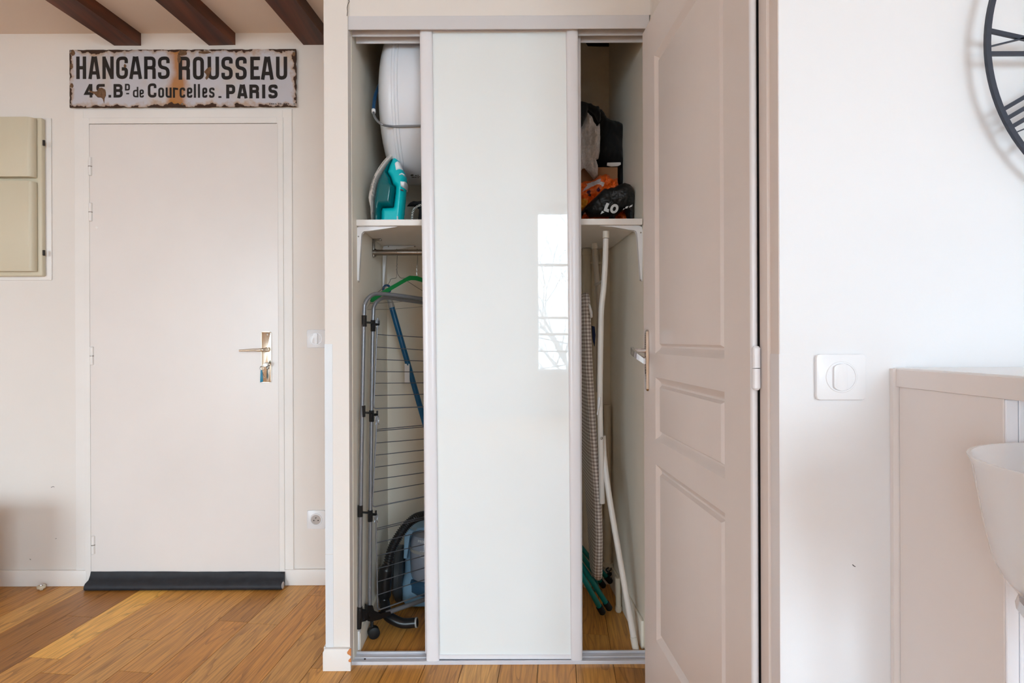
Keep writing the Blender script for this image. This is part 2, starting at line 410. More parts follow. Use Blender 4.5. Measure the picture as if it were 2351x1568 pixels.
def glyph(ch,w,s):
    """strokes (points, corner radius, closed) in a box w x 1, stroke s"""
    L,R,t,b=s/2,w-s/2,1-s/2,s/2; c=min(.24,(w-s)*.5); m=w/2; X=.72
    G={
    'H':[([(L,0),(L,1)],0),([(R,0),(R,1)],0),([(L,.5),(R,.5)],0)],
    'A':[([(L*.95,0),(m-s*.28,1)],0),([(w-L*.95,0),(m+s*.28,1)],0),([(w*.25,.27),(w*.75,.27)],0)],
    'N':[([(L,0),(L,1)],0),([(R,0),(R,1)],0),([(L,.95),(R,.05)],0)],
    'G':[([(R,.7),(R,t),(L,t),(L,b),(R,b),(R,.45),(m*.95,.45)],c)],
    'R':[([(L,0),(L,1)],0),([(L,t),(R,t),(R,.5),(L,.5)],c*.8),([(m,.5),(R,.48),(R,0)],c*.6)],
    'S':[([(R,.7),(R,t),(L,t),(L,.52),(R,.48),(R,b),(L,b),(L,.3)],c)],
    'O':[([(L,b),(L,t),(R,t),(R,b)],c,True)],
    'U':[([(L,1),(L,b),(R,b),(R,1)],c)],
    'E':[([(L,0),(L,1)],0),([(L,t),(w,t)],0),([(L,b),(w,b)],0),([(L,.5),(w*.86,.5)],0)],
    'F':[([(L,0),(L,1)],0),([(L,t),(w,t)],0),([(L,.5),(w*.86,.5)],0)],
    'P':[([(L,0),(L,1)],0),([(L,t),(R,t),(R,.42),(L,.42)],c*.8)],
    'I':[([(m,0),(m,1)],0)],
    'B':[([(L,0),(L,1)],0),([(L,t),(R*.97,t),(R*.97,.52),(L,.52)],c*.8),([(L,.52),(R,.52),(R,b),(L,b)],c*.8)],
    'D':[([(L,0),(L,1)],0),([(L,t),(R,t),(R,b),(L,b)],c*.8)],
    'C':[([(R,.66),(R,t),(L,t),(L,b),(R,b),(R,.34)],c)],
    'L':[([(L,1),(L,b),(w,b)],0)],
    'T':[([(m,0),(m,1)],0),([(0,t),(w,t)],0)],
    'Y':[([(L,1),(m,.45)],0),([(R,1),(m,.45)],0),([(m,0),(m,.48)],0)],
    'M':[([(L,0),(L,1)],0),([(R,0),(R,1)],0),([(L,.95),(m,.3),(R,.95)],0)],
    'J':[([(R,1),(R,b),(L,b),(L,.3)],c)],
    '4':[([(w*.72,0),(w*.72,1)],0),([(w*.66,.96),(L*.9,.3),(w,.3)],0)],
    '5':[([(w,t),(L,t),(L,.55),(R,.6),(R,b),(L,b),(L,.25)],c*.6)],
    '.':[([(0,m),(w,m)],0)],'-':[([(0,.5),(w,.5)],0)],
    # lowercase fill their own box (x-height letters) or the ascender box
    'o':[([(L,b),(L,t),(R,t),(R,b)],c,True)],
    'u':[([(L,1),(L,b),(R,b)],c),([(R,0),(R,1)],0)],
    'r':[([(L,0),(L,1)],0),([(L,.75),(L+.05,t),(w,t-.05)],.1)],
    'c':[([(R,.68),(R,t),(L,t),(L,b),(R,b),(R,.32)],c)],
    'e':[([(L,.5),(R,.5),(R,t),(L,t),(L,b),(R,b),(R,.28)],c*.8)],
    's':[([(R,.72),(R,t),(L,t),(L,.53),(R,.47),(R,b),(L,b),(L,.28)],c)],
    'l':[([(m,0),(m,1)],0)],
    'd':[([(R,0),(R,1)],0),([(R,X-s/2),(L,X-s/2),(L,b),(R,b)],c)],
    'b':[([(L,0),(L,1)],0),([(L,X-s/2),(R,X-s/2),(R,b),(L,b)],c)],
    }[ch]
    return [(g[0],g[1],len(g)>2) for g in G]
def put(bm,ch,x0,x1,zb,zt,sw,mp):
    """glyph in box (x0..x1, zb..zt) with stroke sw, all in metres"""
    h=zt-zb; s=sw/h; w=(x1-x0)/h
    if ch in '.-': s=w if ch=='.' else s
    for kk,(pts,r,cl) in enumerate(glyph(ch,w,s)):
        mq=lambda a,b,kk=kk:Vector(mp(a,b))+Vector((0,-.00012*kk,0))
        q=arcpath(pts,r,4,cl) if r else [Vector(p) for p in pts]
        hh=h if ch not in '.' else h
        ribbon(bm,[Vector((x0+p.x*h,zb+p.y*h)) for p in q],sw if ch!='.' else (x1-x0),mq,cl)

# ------------------------------------------------------------------ the room
YB=2.62                                            # back wall
o=struct(link('floor',B(-4.3,3.2,YR-.1,2.75,-.08,-.013),dark)); FLOOR=o
o['label']='oiled oak board floor running from the room into the closet'
# boards
e=Vector((math.sin(SK),math.cos(SK))); n=Vector((e.y,-e.x))
f0=F(976,1528); R0=f0.x*n.x+f0.y*n.y; PIT=.1248
def row_t(px,py):
    p=F(px,py); return ((p.x*n.x+p.y*n.y-R0)/PIT, p.x*e.x+p.y*e.y)
joints={}
for q in [(329,1468),(105,1511),(131,1547),(315,1543),(604,1433),(728,1368),(718,1534),(1040,1548),(1450,1533)]:
    r,t=row_t(*q); joints.setdefault(math.floor(r),[]).append(t)
bright=math.floor(row_t(230,1430)[0])
def clip(poly,a,b,c):                               # keep a*x+b*y<=c
    out=[]
    for i in range(len(poly)):
        p,q=poly[i-1],poly[i]; dp,dq=a*p[0]+b*p[1]-c,a*q[0]+b*q[1]-c
        if (dp<=0)!=(dq<=0):
            t=dp/(dp-dq); out.append((p[0]+(q[0]-p[0])*t,p[1]+(q[1]-p[1])*t))
        if dq<=0: out.append(q)
    return out
pal=[(218,158,80),(210,146,68),(222,164,88),(196,136,64),(216,156,80),(206,144,70)]
for k in range(-38,32):
    js=sorted(joints.get(k,[])); rr=random.Random(k*31+5)
    t=-6.2-rr.random()*.9; cuts=[t]
    while cuts[-1]<4.2:
        nx=cuts[-1]+(rr.uniform(.75,1.35) if cuts[-1]>.2 else rr.uniform(2.2,3.4))
        near=[j for j in js if abs(j-nx)<.75]
        far=[j for j in js if abs(j-nx)>=.75]
        if near: nx=near[0]; js.remove(nx) if nx in js else None
        if nx<=cuts[-1]+.2: nx=cuts[-1]+.9
        cuts.append(nx)
    for a,b in zip(cuts,cuts[1:]):
        g=.0009; r0,r1=R0+k*PIT+g,R0+(k+1)*PIT-g
        pol=[tuple(n*r+e*t) for r,t in ((r0,a+g),(r1,a+g),(r1,b-g),(r0,b-g))]
        for c in ((1,0,3.18),(-1,0,4.28),(0,1,2.615),(0,-1,-YR-.02)): pol=clip(pol,*c) if pol else pol
        if len(pol)<3: continue
        ar=abs(sum(pol[i-1][0]*pol[i][1]-pol[i][0]*pol[i-1][1] for i in range(len(pol))))/2
        if ar<.004: continue
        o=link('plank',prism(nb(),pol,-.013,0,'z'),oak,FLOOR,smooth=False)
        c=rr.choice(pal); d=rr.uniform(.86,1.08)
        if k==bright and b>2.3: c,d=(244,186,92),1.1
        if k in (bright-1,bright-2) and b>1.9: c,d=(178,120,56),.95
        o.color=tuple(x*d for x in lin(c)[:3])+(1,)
CEZ=2.458
CEIL=struct(link('ceiling',B(-4.3,-.545,YR-.1,2.75,CEZ,CEZ+.1),ceilp),'beige painted ceiling between dark beams')
HI=3.06                                            # the main room is taller than the beamed entry
struct(link('ceiling_main',B(-.545,3.3,YR-.1,2.75,HI,HI+.1),whitew))
struct(link('wall_soffit',B(-.605,-.545,YR-.1,1.946,CEZ+.001,HI+.1),cream))
for (xa,xb) in ((272,333),(487,547),(702,763),(-0,0),(-160,-98)):
    if xa==xb: continue
    bm=nb(); secs=[]
    p0=P(xa,104,YB+.03); p1=P(xb,104,YB+.03); zb=CEZ-.054
    s=math.tan(SK)
    for y in np.linspace(2.64,YR+.01,24):
        dx=(y-YB)*s; j=lambda a: .0025*noise.noise(Vector((xa*.1+a,y*2.5,0)))
        secs.append([(p0.x+dx+j(1),y,zb+j(2)),(p1.x+dx+j(3),y,zb+j(4)),(p1.x+dx+j(3),y,CEZ+.02),(p0.x+dx+j(1),y,CEZ+.02)])
    link('beam',loft(bm,secs),beamm,CEIL,smooth=False)
struct(link('wall_back',B(-4.3,.75,YB,YB+.1,-.02,HI),cream),'cream back wall with the entry door')
struct(link('wall_left',B(-4.4,-4.3,YR-.1,2.72,-.02,2.55),cream))
struct(link('wall_far_right',B(3.2,3.3,YR-.1,1.2,-.02,HI),whitew))
XR=.545
# closet partition on the left (slightly out of square as the photo shows)
xl0,xl1=PX(746,800,1.945)[0],PX(801,800,1.945)[0]
def xin(y): return xl1+.0163*(y-1.945)
cp=struct(link('wall_closet_left',prism(nb(),[(xl0,1.945),(xl1,1.945),(xin(2.625),2.625),(xl0-.002,2.625)],0,HI,'z'),cream),'narrow cream wall end left of the sliding doors')
struct(link('ceiling_closet',B(xl1,XR,2.061,2.619,2.47,2.52),closetp))
# inside skin of the closet in the closet paint
link('lining',B(xin(2.62)-.0,.553,2.616,2.6195,0,2.5),closetp,cp)
link('lining',prism(nb(),[(xin(1.99),1.99),(xin(1.99)+.0015,1.99),(xin(2.616)+.0015,2.616),(xin(2.616),2.616)],0,2.5,'z'),closetp,cp)

ws=struct(link('wall_passage',B(XR,.70,1.10,2.72,-.02,HI),cream),'cream side wall behind the panelled door')
link('lining',B(XR-.0015,XR,1.99,2.618,0,2.5),closetp,ws)
wl=struct(link('wall_closet_top',B(xl1,XR,1.955,2.06,P(1100,36,1.955).z,HI),cream),'wall above the sliding doors')
crk=[(800,-60),(798,-20),(802,4),(799,10),(797,18),(798,26),(796.5,37)]
bm=nb(); ribbon(bm,[Vector(PX(a,b,1.944)) for a,b in crk],.0018,lambda x,z:(x,1.9435,z)); link('crack',bm,dark,wl,smooth=False)
# right wall with its corner return
xc=PX(1790,700,1.04)[0]
wr=struct(link('wall_right',B(xc,3.3,1.04,1.16,-.02,HI),whitew),'bright white wall on the right with the clock')
link('return_face',B(xc-.001,xc,1.041,1.10,0,HI),taupe,wr)
# rear wall with two windows
bm=nb(); xs=sorted({-4.4,3.3,*[v for q in WIN for v in q[:2]]})
for a,b in zip(xs,xs[1:]):
    wn=[q for q in WIN if q[0]<=a+1e-6 and q[1]>=b-1e-6]
    if wn:
        box(bm,a,b,YR-.15,YR,-.02,wn[0][2]); box(bm,a,b,YR-.15,YR,wn[0][3],HI)
    else: box(bm,a,b,YR-.15,YR,-.02,HI)
struct(link('wall_rear',bm,whitew,smooth=False),'white wall with windows behind the camera')
for i,(x0,x1,z0,z1) in enumerate(WIN):
    fr=nb(); t=.05; y0,y1=YR-.12,YR-.06
    box(fr,x0,x0+t*.3,y0,y1,z0,z1); box(fr,x1-t,x1,y0,y1,z0,z1); box(fr,x0,x1,y0,y1,z1-.012,z1); box(fr,x0,x1,y0,y1,z0,z0+t)
    xm=(x0+x1)/2; box(fr,xm-.05,xm+.05,y0,y1,z0,z1)
    wo=struct(link('window_%d'%(i+1),fr,white_pl,smooth=False),'white framed window behind the camera')
    bars=[2.18,1.404,1.163] if i==0 else [1.42]
    for zz in bars: link('glazing_bar',B(x0,x1,y0,y1,zz-.017,zz+.017),white_pl,wo,smooth=False)
    link('pane',B(x0,x1,YR-.095,YR-.09,z0,z1),pane,wo,smooth=False)
    if i==0:
        bm=nb()
        for z in (.62,.90): box(bm,x0,x1,YR-.2,YR-.17,z,z+.02)
        for a,b in (((x0,1.12),(x1,.66)),((x0,.64),(x1,1.0))): tube(bm,[(a[0],YR-.185,a[1]),(b[0],YR-.185,b[1])],.009,6)
        link('railing',bm,greytube,wo)
struct(link('ground_outside',B(-40,40,-60,YR-.5,-6.2,-6),ground))
# bare tree outside the right window (shows only as a reflection in the glass door)
tm=nb(); rt=random.Random(3)
def branch(p,d,L,r,dep):
    q=p+d*L; tube(tm,[p,(p+q)/2+Vector((rt.uniform(-1,1),rt.uniform(-1,1),0))*L*.06,q],r,5,False,rfun=lambda i,n:r*(1-.35*i/(n-1)))
    if dep==0: return
    for k in range(3 if dep>1 else 3):
        ax=Vector((rt.uniform(-1,1),rt.uniform(-1,1),rt.uniform(-.2,.6))).normalized()
        branch(q if k else p+d*L*.7,(d+ax*.75).normalized(),L*rt.uniform(.6,.8),r*.6,dep-1)
branch(Vector((3.2,-15,-6)),Vector((0,0,1)),3.9,.12,7)
tag(link('bare_tree',tm,bark),'bare leafless tree outside the window, seen only reflected in the glass door','tree')

# baseboards
zb=.071
struct(link('baseboard_back',B(-4.3,P(203,1320,YB).x,YB-.014,YB,0,zb,bev=.004),trimw))
struct(link('baseboard_back_right',B(P(653,1320,YB).x,xl0-.001,YB-.014,YB,0,zb,bev=.004),trimw))
bm=nb(); zt=P(770,1490,1.932).z
xa,xb=P(741,1515,1.932).x,P(805,1515,1.932).x
prism(bm,[(xa,0),(xb,0),(xb,zt),(xa+.006,zt),(xa,zt-.012)],1.931,1.945,'y',bev=.0015)
box(bm,xa,xl0,1.945,2.60,0,zt)
bo=struct(link('baseboard_column',bm,trimw),'white painted baseboard block at the foot of the wall end')
bm=nb()
for pts in ([(797,1497),(802,1490),(806,1489),(806,1506),(803,1504),(798,1501)],[(800,1516),(803,1512),(806,1511),(806,1520),(801,1519)]):
    prism(bm,[PX(a,b,1.931) for a,b in pts],1.9295,1.934,'y')
link('wood_chip',bm,chipm,bo,smooth=False)
struct(link('baseboard_closet_left',prism(nb(),[(xin(2.05)+.0015,2.05),(xin(2.05)+.010,2.05),(xin(2.61)+.010,2.61),(xin(2.61)+.0015,2.61)],0,.065,'z'),closetp))
struct(link('baseboard_closet_back',B(xin(2.61)+.012,XR-.012,2.604,2.616,0,.065,bev=.003),trimw))
struct(link('baseboard_closet_right',B(XR-.012,XR-.0016,2.06,2.603,0,.10,bev=.003),closetp))
struct(link('trim_closet_tile',B(xin(2.03)+.0015,xin(2.03)+.008,2.045,2.07,0.008,.075,bev=.002),white_pl))
# corner guards
zg=P(755,790,1.944).z; xg=P(763,800,1.944).x
bm=nb(); zj=P(755,1272,1.944).z
for a,b in ((zt,zj-.001),(zj+.001,zg)):
    prism(bm,[(xl0-.0012,1.9437),(xg,1.9437),(xg,1.945),(xl0,1.945),(xl0,1.975),(xl0-.0012,1.975)],a,b,'z')
struct(link('trim_corner_left',bm,pvc,smooth=False),'bluish white plastic corner guard on the wall end')
zg=P(1795,813,1.04).z; xg=P(1816,900,1.04).x
tr_=struct(link('trim_corner_right',B(xc-.0022,xc-.0002,1.0388,1.071,0,zg),guardm,smooth=False),'thin white corner guard on the right wall corner')
link('front_leg',B(xc-.0002,xg,1.0388,1.04,0,zg),whitew,tr_,smooth=False)
# opening high in the closet: a solid slab, inner shade painted dark
op=link('opening',prism(nb(),[PX(a,b,2.615) for a,b in ((1345,88),(1345,99),(1350,106),(1400,107),(1402,104),(1402,88))],2.612,2.617,'y'),dark,cp)

# ------------------------------------------------------------------ entry door in the back wall
d1=struct(thing('door_1','flat white entry door in white frame under the enamel sign','door',P(425,1340,YB)))
def fr_rect(bm,l,r,t,wd,y0,y1,ex=1340):
    """three sided frame: outer left, right, top pixel and width in pixels at the back wall"""
    a,b=P(l,800,YB),P(r,800,YB); zt=P(425,t,YB).z; ww=wd/515
    box(bm,a.x,a.x+ww,y0,y1,0,zt,bev=.001,seg=1); box(bm,b.x-ww,b.x,y0,y1,0,zt,bev=.001,seg=1); box(bm,a.x+ww,b.x-ww,y0,y1,zt-ww,zt,bev=.001,seg=1)
bm=nb(); fr_rect(bm,175,673,252,21,YB-.007,YB); link('casing',bm,trimw,d1)
bm=nb(); fr_rect(bm,197,653.5,272,13.5,YB-.012,YB); link('frame',bm,trimw,d1)
xa,xb,zt=P(211.5,800,YB).x,P(642,800,YB).x,P(425,287,YB).z
link('gap_shade',B(xa-.004,xb+.004,YB-.002,YB,0,zt+.004),dark,d1,smooth=False)  # dark sheet behind the leaf; shade of the gap put into its colour
link('leaf',B(xa,xb,YB-.0135,YB-.002,.008,zt,bev=.0012,seg=1),doorw,d1)
for (px,py,) in ((207,382),(208,487),(211,817),(214,1251)):
    p=P(px,py,YB-.015)
    h=link('hinge',T([p+Vector((0,0,z)) for z in (-.041,-.039,-.002)],.0078,12,rfun=lambda i,n:(.005,.0078,.0078)[i]),trimw,d1)
    link('hinge_knuckle',T([p+Vector((0,0,z)) for z in (.0015,.039,.041)],.0078,12,rfun=lambda i,n:(.0078,.0078,.005)[i]),trimw,h)
    link('hinge_joint',T([p+Vector((0,0,z)) for z in (-.002,.0015)],.0083,12),steel,h)
pl=link('lock_plate',prism(nb(),arcpath([PX(604,762,YB),PX(626,762,YB),PX(626,877,YB),PX(604,877,YB)],.006,4,True),YB-.020,YB-.013,'y',bev=.0015),nickel,d1)
for py in (768,869):
    p=P(614,py,YB-.0205); link('screw',lathe(nb(),[(.0001,-.002),(.003,-.0015),(.0034,.001)],p,'y',10),steel,pl)
p=P(614,803,YB-.02)
hd=nb(); tube(hd,smoothpath([p,p+Vector((0,-.022,0)),p+Vector((-.006,-.036,.0)),p+Vector((-.025,-.040,-.0005)),P(580,803.5,YB-.06),P(549,805,YB-.058)],5),.008,12,rfun=lambda i,n:.0085-.0042*max(0,(i-6)/(n-6)) if i>6 else .0085+.0025*math.sin(i/6*math.pi))
link('lever',hd,nickel,d1)
p=P(615,839,YB-.02)
bm=nb(); lathe(bm,[(.0085,-.008),(.0085,0)],p,'y',16); box(bm,p.x-.005,p.x+.005,p.y-.008,p.y,p.z-.017,p.z-.004,bev=.001)
link('lock_cylinder',bm,steel,d1)
# key, ring and tag hanging in the lock
p=P(615,838,YB-.03); kt=thing('key_with_tag','key in the entry door lock with blue plastic tag on ring','key',p)
bm=nb(); kb=[PX(a,b,YB-.036) for a,b in ((619,834),(617,831),(611,832),(606,838),(600,841),(600,843.5),(606,842.5),(612,841.5),(618,840))]
prism(bm,kb,YB-.050,YB-.046,'y',bev=.0006); tube(bm,[p+Vector((0,-.018,0)),p+Vector((0,.002,0))],.0022,8); link('blade',bm,steel,kt)
c=P(602,846,YB-.048)
link('ring',T([c+Vector((.0105*math.cos(a),.003*math.sin(a*2),.0085*math.sin(a))) for a in np.linspace(0,2*math.pi,24)],.0007,6),steel,kt)
bm=nb(); prism(bm,[PX(a,b,YB-.05) for a,b in ((598.5,850),(602,849),(604.5,876),(597.5,878))],YB-.0525,YB-.049,'y',bev=.0008); link('tag',bm,bluetag,kt)
bm=nb(); tube(bm,[P(601,849,YB-.046),P(607,868,YB-.044)],.0013,6); link('spare_key',bm,steel,kt)
# draught excluder
bm=nb(); secs=[]; xa,xb=P(201,1330,2.58).x,P(650,1330,2.58).x
for i in range(61):
    s=i/60; x=xa+(xb-xa)*s
    nz=lambda k: .0035*noise.fractal(Vector((x*9,k*1.7,0)),.8,2,3)
    ht=.068-.004*s+nz(9)*.3; inset=.009 if s<.012 else 0
    pr=[(2.604,.004),(2.604,ht),(2.601,ht),(2.597+nz(1),.056+nz(2)),(2.592+nz(3),.046+nz(1)*.5),(2.584+nz(4),.037),(2.575+nz(5)*.4,.034),(2.563+nz(6)*.3,.030),(2.555,.021),(2.553,.012),(2.558,.003),(2.570,.0005)]
    secs.append([(x,a,b) for a,b in pr])
de=thing('draught_excluder','black fabric draught excluder along the foot of the entry door','draught excluder',((xa+xb)/2,2.58,0))
link('fabric',loft(bm,secs),sweep,de,ang=60)
link('foam_roll',T([(xb-.006,2.573,.0165),(xb+.003,2.573,.0165)],.0145,16),foam,de)
# door stop
p=F(95,1354); ds=thing('door_stop','small white rubber door stop with metal top on the floor, left corner','door stop',(p.x,p.y,0))
link('rubber',lathe(nb(),[(.006,0),(.007,.004),(.016,.008),(.0175,.014),(.016,.019),(.008,.021)],(p.x,p.y,0),'z',20),bulbw,ds)
link('screw_cap',lathe(nb(),[(.009,.0205),(.0085,.024),(.003,.0255)],(p.x,p.y,0),'z',16),chrome,ds)

# ------------------------------------------------------------------ enamel sign
YS=2.606
sx0,sz1=PX(160,115,YS); sx1,sz0=PX(681,245,YS)
signm=mat('rusty_white_enamel',(196,194,200),.22,spec=.6); nt,b=nodes_of(signm)
tc=nt.nodes.new('ShaderNodeTexCoord'); sp=nt.nodes.new('ShaderNodeSeparateXYZ'); nt.links.new(tc.outputs['Object'],sp.inputs[0])
hw,hh=(sx1-sx0)/2,(sz1-sz0)/2
n1=nt.nodes.new('ShaderNodeTexNoise'); n1.inputs['Scale'].default_value=28; n1.inputs['Detail'].default_value=8; nt.links.new(tc.outputs['Object'],n1.inputs['Vector'])
n2=nt.nodes.new('ShaderNodeTexNoise'); n2.inputs['Scale'].default_value=7; n2.inputs['Detail'].default_value=6; nt.links.new(tc.outputs['Object'],n2.inputs['Vector'])
ex=M('SUBTRACT',hw,M('ABSOLUTE',sp.outputs[0])); ez=M('SUBTRACT',hh,M('ABSOLUTE',sp.outputs[2])); ed=M('MINIMUM',ex,ez)
# distance to edge disturbed by noise -> crust of rust on the rim
edn=M('SUBTRACT',ed,M('MULTIPLY',M('SUBTRACT',n1.outputs['Fac'],.42),.05))
edb=M('SUBTRACT',edn,M('MULTIPLY',M('SUBTRACT',n2.outputs['Fac'],.5),.06))
def ramp(fac,stops):
    r=nt.nodes.new('ShaderNodeValToRGB'); E=r.color_ramp.elements
    E[0].position,E[0].color=stops[0][0],stops[0][1]; E[1].position,E[1].color=stops[-1][0],stops[-1][1]
    for s_ in stops[1:-1]: q=E.new(s_[0]); q.color=s_[1]
    nt.links.new(fac,r.inputs[0]); return r.outputs[0]
crust=ramp(M('MULTIPLY',edb,100),[(.15,(1,1,1,1)),(.42,(0,0,0,1))])
halo=ramp(M('MULTIPLY',edb,40),[(.2,(1,1,1,1)),(.75,(0,0,0,1))])
# brown run of rust down the middle (x about -0.03 from the centre)
runx=M('ABSOLUTE',M('ADD',sp.outputs[0],.022)); runn=M('SUBTRACT',M('MULTIPLY',runx,10),M('MULTIPLY',M('SUBTRACT',n2.outputs['Fac'],.45),1.2))
run=ramp(runn,[(.05,(1,1,1,1)),(.42,(0,0,0,1))])
stain=ramp(n2.outputs['Fac'],[(.5,(0,0,0,1)),(.72,(1,1,1,1))])
def mixc(f,a,c,k=1.0):
    q=nt.nodes.new('ShaderNodeMix'); q.data_type='RGBA'
    nt.links.new(M('MULTIPLY',f,k),q.inputs[0])
    if isinstance(a,tuple): q.inputs[6].default_value=a
    else: nt.links.new(a,q.inputs[6])
    q.inputs[7].default_value=c; return q.outputs[2]
col=mixc(stain,lin((196,194,201)),lin((196,168,128)),.45)
col=mixc(halo,col,lin((170,124,62)),.55); col=mixc(run,col,lin((176,112,34)),.85); col=mixc(crust,col,lin((62,38,24)),1)
nt.links.new(col,b.inputs['Base Color'])
nt.links.new(ramp(crust,[(0,(.2,.2,.2,1)),(1,(.85,.85,.85,1))]),b.inputs['Roughness'])
sc=((sx0+sx1)/2,YS,(sz0+sz1)/2)
sg=thing('enamel_sign','rusty white enamel sign lettered HANGARS ROUSSEAU above the entry door','sign',sc)
# plate with a slightly chewed rim
def chew(a,b,nn,vert,sgn):
    out=[]
    for i in range(nn):
        t=i/nn; x=a[0]+(b[0]-a[0])*t; z=a[1]+(b[1]-a[1])*t; d=max(0,noise.noise(Vector((x*40,z*40,4))))*.006
        out.append((x+(d*sgn if vert else 0),z+(0 if vert else d*sgn)))
    return out
poly=chew((sx0,sz1),(sx1,sz1),80,False,-1)+chew((sx1,sz1),(sx1,sz0),24,True,-1)+chew((sx1,sz0),(sx0,sz0),80,False,1)+chew((sx0,sz0),(sx0,sz1),24,True,1)
link('plate',prism(nb(),poly,YS-.002,YS+.004,'y'),signm,sg)
bm=nb(); mpf=lambda x,z:(x,YS-.0026,z)
def word(bm,items,y0,y1,sw,Y=YS,mp=mpf):
    for ch,a,b_,*yy in items:
        t,bt=(yy if yy else (y0,y1))
        x0,z1=PX(a,t,Y); x1,z0=PX(b_,bt,Y); put(bm,ch,x0,x1,z0,z1,sw/515,mp)
word(bm,[('H',175.8,198.8),('A',203.6,231),('N',235.8,262),('G',267.3,294.7),('A',297.3,327),('R',331.6,358.4),('S',363.2,390.4)],130.4,182,7.8)
word(bm,[('R',410.6,437),('O',443.3,469),('U',477,503.7),('S',508.7,535),('S',541,567),('E',575,597.7),('A',599.3,629),('U',634,660)],130.8,183.5,8.2)
word(bm,[('4',195,215.5),('5',222,241.5),('B',261.4,282.8)],193.5,224.5,6.4)
word(bm,[('D',287.6,299,193,208.4)],0,0,3.6)
word(bm,[('-',290.5,297.3,214,217)],0,0,3.2); word(bm,[('.',250,256,218,224.5)],0,0,5)
word(bm,[('d',306,318.5,200,224),('e',321,331,206,224.5)],0,0,3.6)
word(bm,[('C',340,360,192,224.5)],0,0,6.0)
word(bm,[('o',364,377.5),('u',381,394.8),('r',397.7,409.6),('c',413,426),('e',429.7,442.3),('e',465,476.6),('s',480.5,493.3)],201.6,225,4.6)
word(bm,[('l',445.5,450.7),('l',454.6,460.3)],193.5,225,4.8)
word(bm,[('-',502,509,221,225.6)],0,0,4.2)
word(bm,[('P',519.8,540.7),('A',545,569),('R',573,595.4),('I',602,609.8),('S',616.6,638)],194.7,226.4,7.2)
x=619
for ch in 'EMAIL ED.JEAN':
    if ch==' ': x+=2.2; continue
    wv_=1.0 if ch=='.' else (1.6 if ch=='I' else 3.2)
    word(bm,[(ch,x,x+wv_,237.2,240.8)] if ch!='.' else [('.',x,x+1,239.8,240.8)],0,0,.85); x+=wv_+.75
link('lettering',bm,ink,sg,smooth=False,extra='keep')
def blob(cx,cy,rx,ry,seed,nn=22):
    return [(cx+rx*math.cos(a)*(1+.45*noise.noise(Vector((math.cos(a)*2,math.sin(a)*2,seed)))),cy+ry*math.sin(a)*(1+.45*noise.noise(Vector((math.cos(a)*2+9,math.sin(a)*2,seed))))) for a in np.linspace(0,2*math.pi,nn,endpoint=False)]
chips=[[(203,207),(212,210),(220,211),(224,210),(228,203),(235,202),(242,206),(244,213),(244,220),(241,226),(240,238),(237,228),(232,224),(224,223),(217,216),(209,213)],
       [(477,157),(483,154),(486,158),(484,166),(482,172),(480,178),(475,184),(472,180),(475,174),(473,170),(469,166)],
       blob(420,122,10,6,1),blob(412,135,4,10,2),blob(470,121,14,3,3),blob(165,153,3,6,4),blob(166,197,3.5,5,5),blob(168,122,5,7,6),blob(675,125,3,5,7),blob(288,152,3,4,8)]
bm=nb()
for c in chips: link('rust_patch',prism(nb(),[PX(a,b_,YS) for a,b_ in c],YS-.0036,YS-.001,'y'),rustm,sg,smooth=False)
for px,py in ((164,119),(676,119),(164,240),(676,240),(419,239)):
    p=P(px,py,YS); link('screw',lathe(nb(),[(.0008,-.0062),(.003,-.0055),(.0042,-.003)],p,'y',12),steel,sg)

# ------------------------------------------------------------------ electric panel on the left
ep=thing('electric_panel','cream electrical panel box with two covers left of the entry door','electrical panel',P(30,455,YB))
x0=P(-150,455,YB).x
def rc(l,r,t,b_): return (P(r,455,YB).x,P(30,t,YB).z,P(30,b_,YB).z)
xr,zt,zbm=rc(0,120,272,644); link('surround',B(x0,xr,YB-.006,YB,zbm,zt,bev=.003),trimw,ep)
xr,zt,zbm=rc(0,108,276,636); link('housing',B(x0+.02,xr,YB-.03,YB-.006,zbm,zt,bev=.006,seg=3),cream_pl,ep)
for (r,t,b_,yf) in ((98,280,414,.062),(98.5,424,626,.062)):
    xr,zt,zbm=rc(0,r,t,b_)
    prof=[(x0+.03,YB-.034),(x0+.03,YB-yf)]+[(xr-.022+.022*math.sin(a),YB-yf+.022*(1-math.cos(a))) for a in np.linspace(0,math.pi/2,8)]+[(xr,YB-.034)]
    link('cover',prism(nb(),prof,zbm,zt,'z',bev=.0012,seg=1),cream_pl,ep)
for py in (327,580):
    p=P(98,py,YB-.04); link('clip',B(p.x-.004,p.x+.004,YB-.036,YB-.030,p.z-.012,p.z+.012),dark,ep)

# low seat added out of view, left of the frame, to shade the back wall
bn=thing('shadow_bench','low wooden seat added out of view to shade the back wall','shadow_bench',(-2.5,2.2,0))
link('seat',B(-3.0,-1.96,1.98,2.33,.38,.42,bev=.004),oak,bn); 
for a in (-2.99,-2.0): link('side_panel',B(a,a+.03,1.99,2.32,0,.38),oak,bn)
link('back_panel',B(-2.96,-2.0,2.29,2.31,.02,.38),oak,bn)
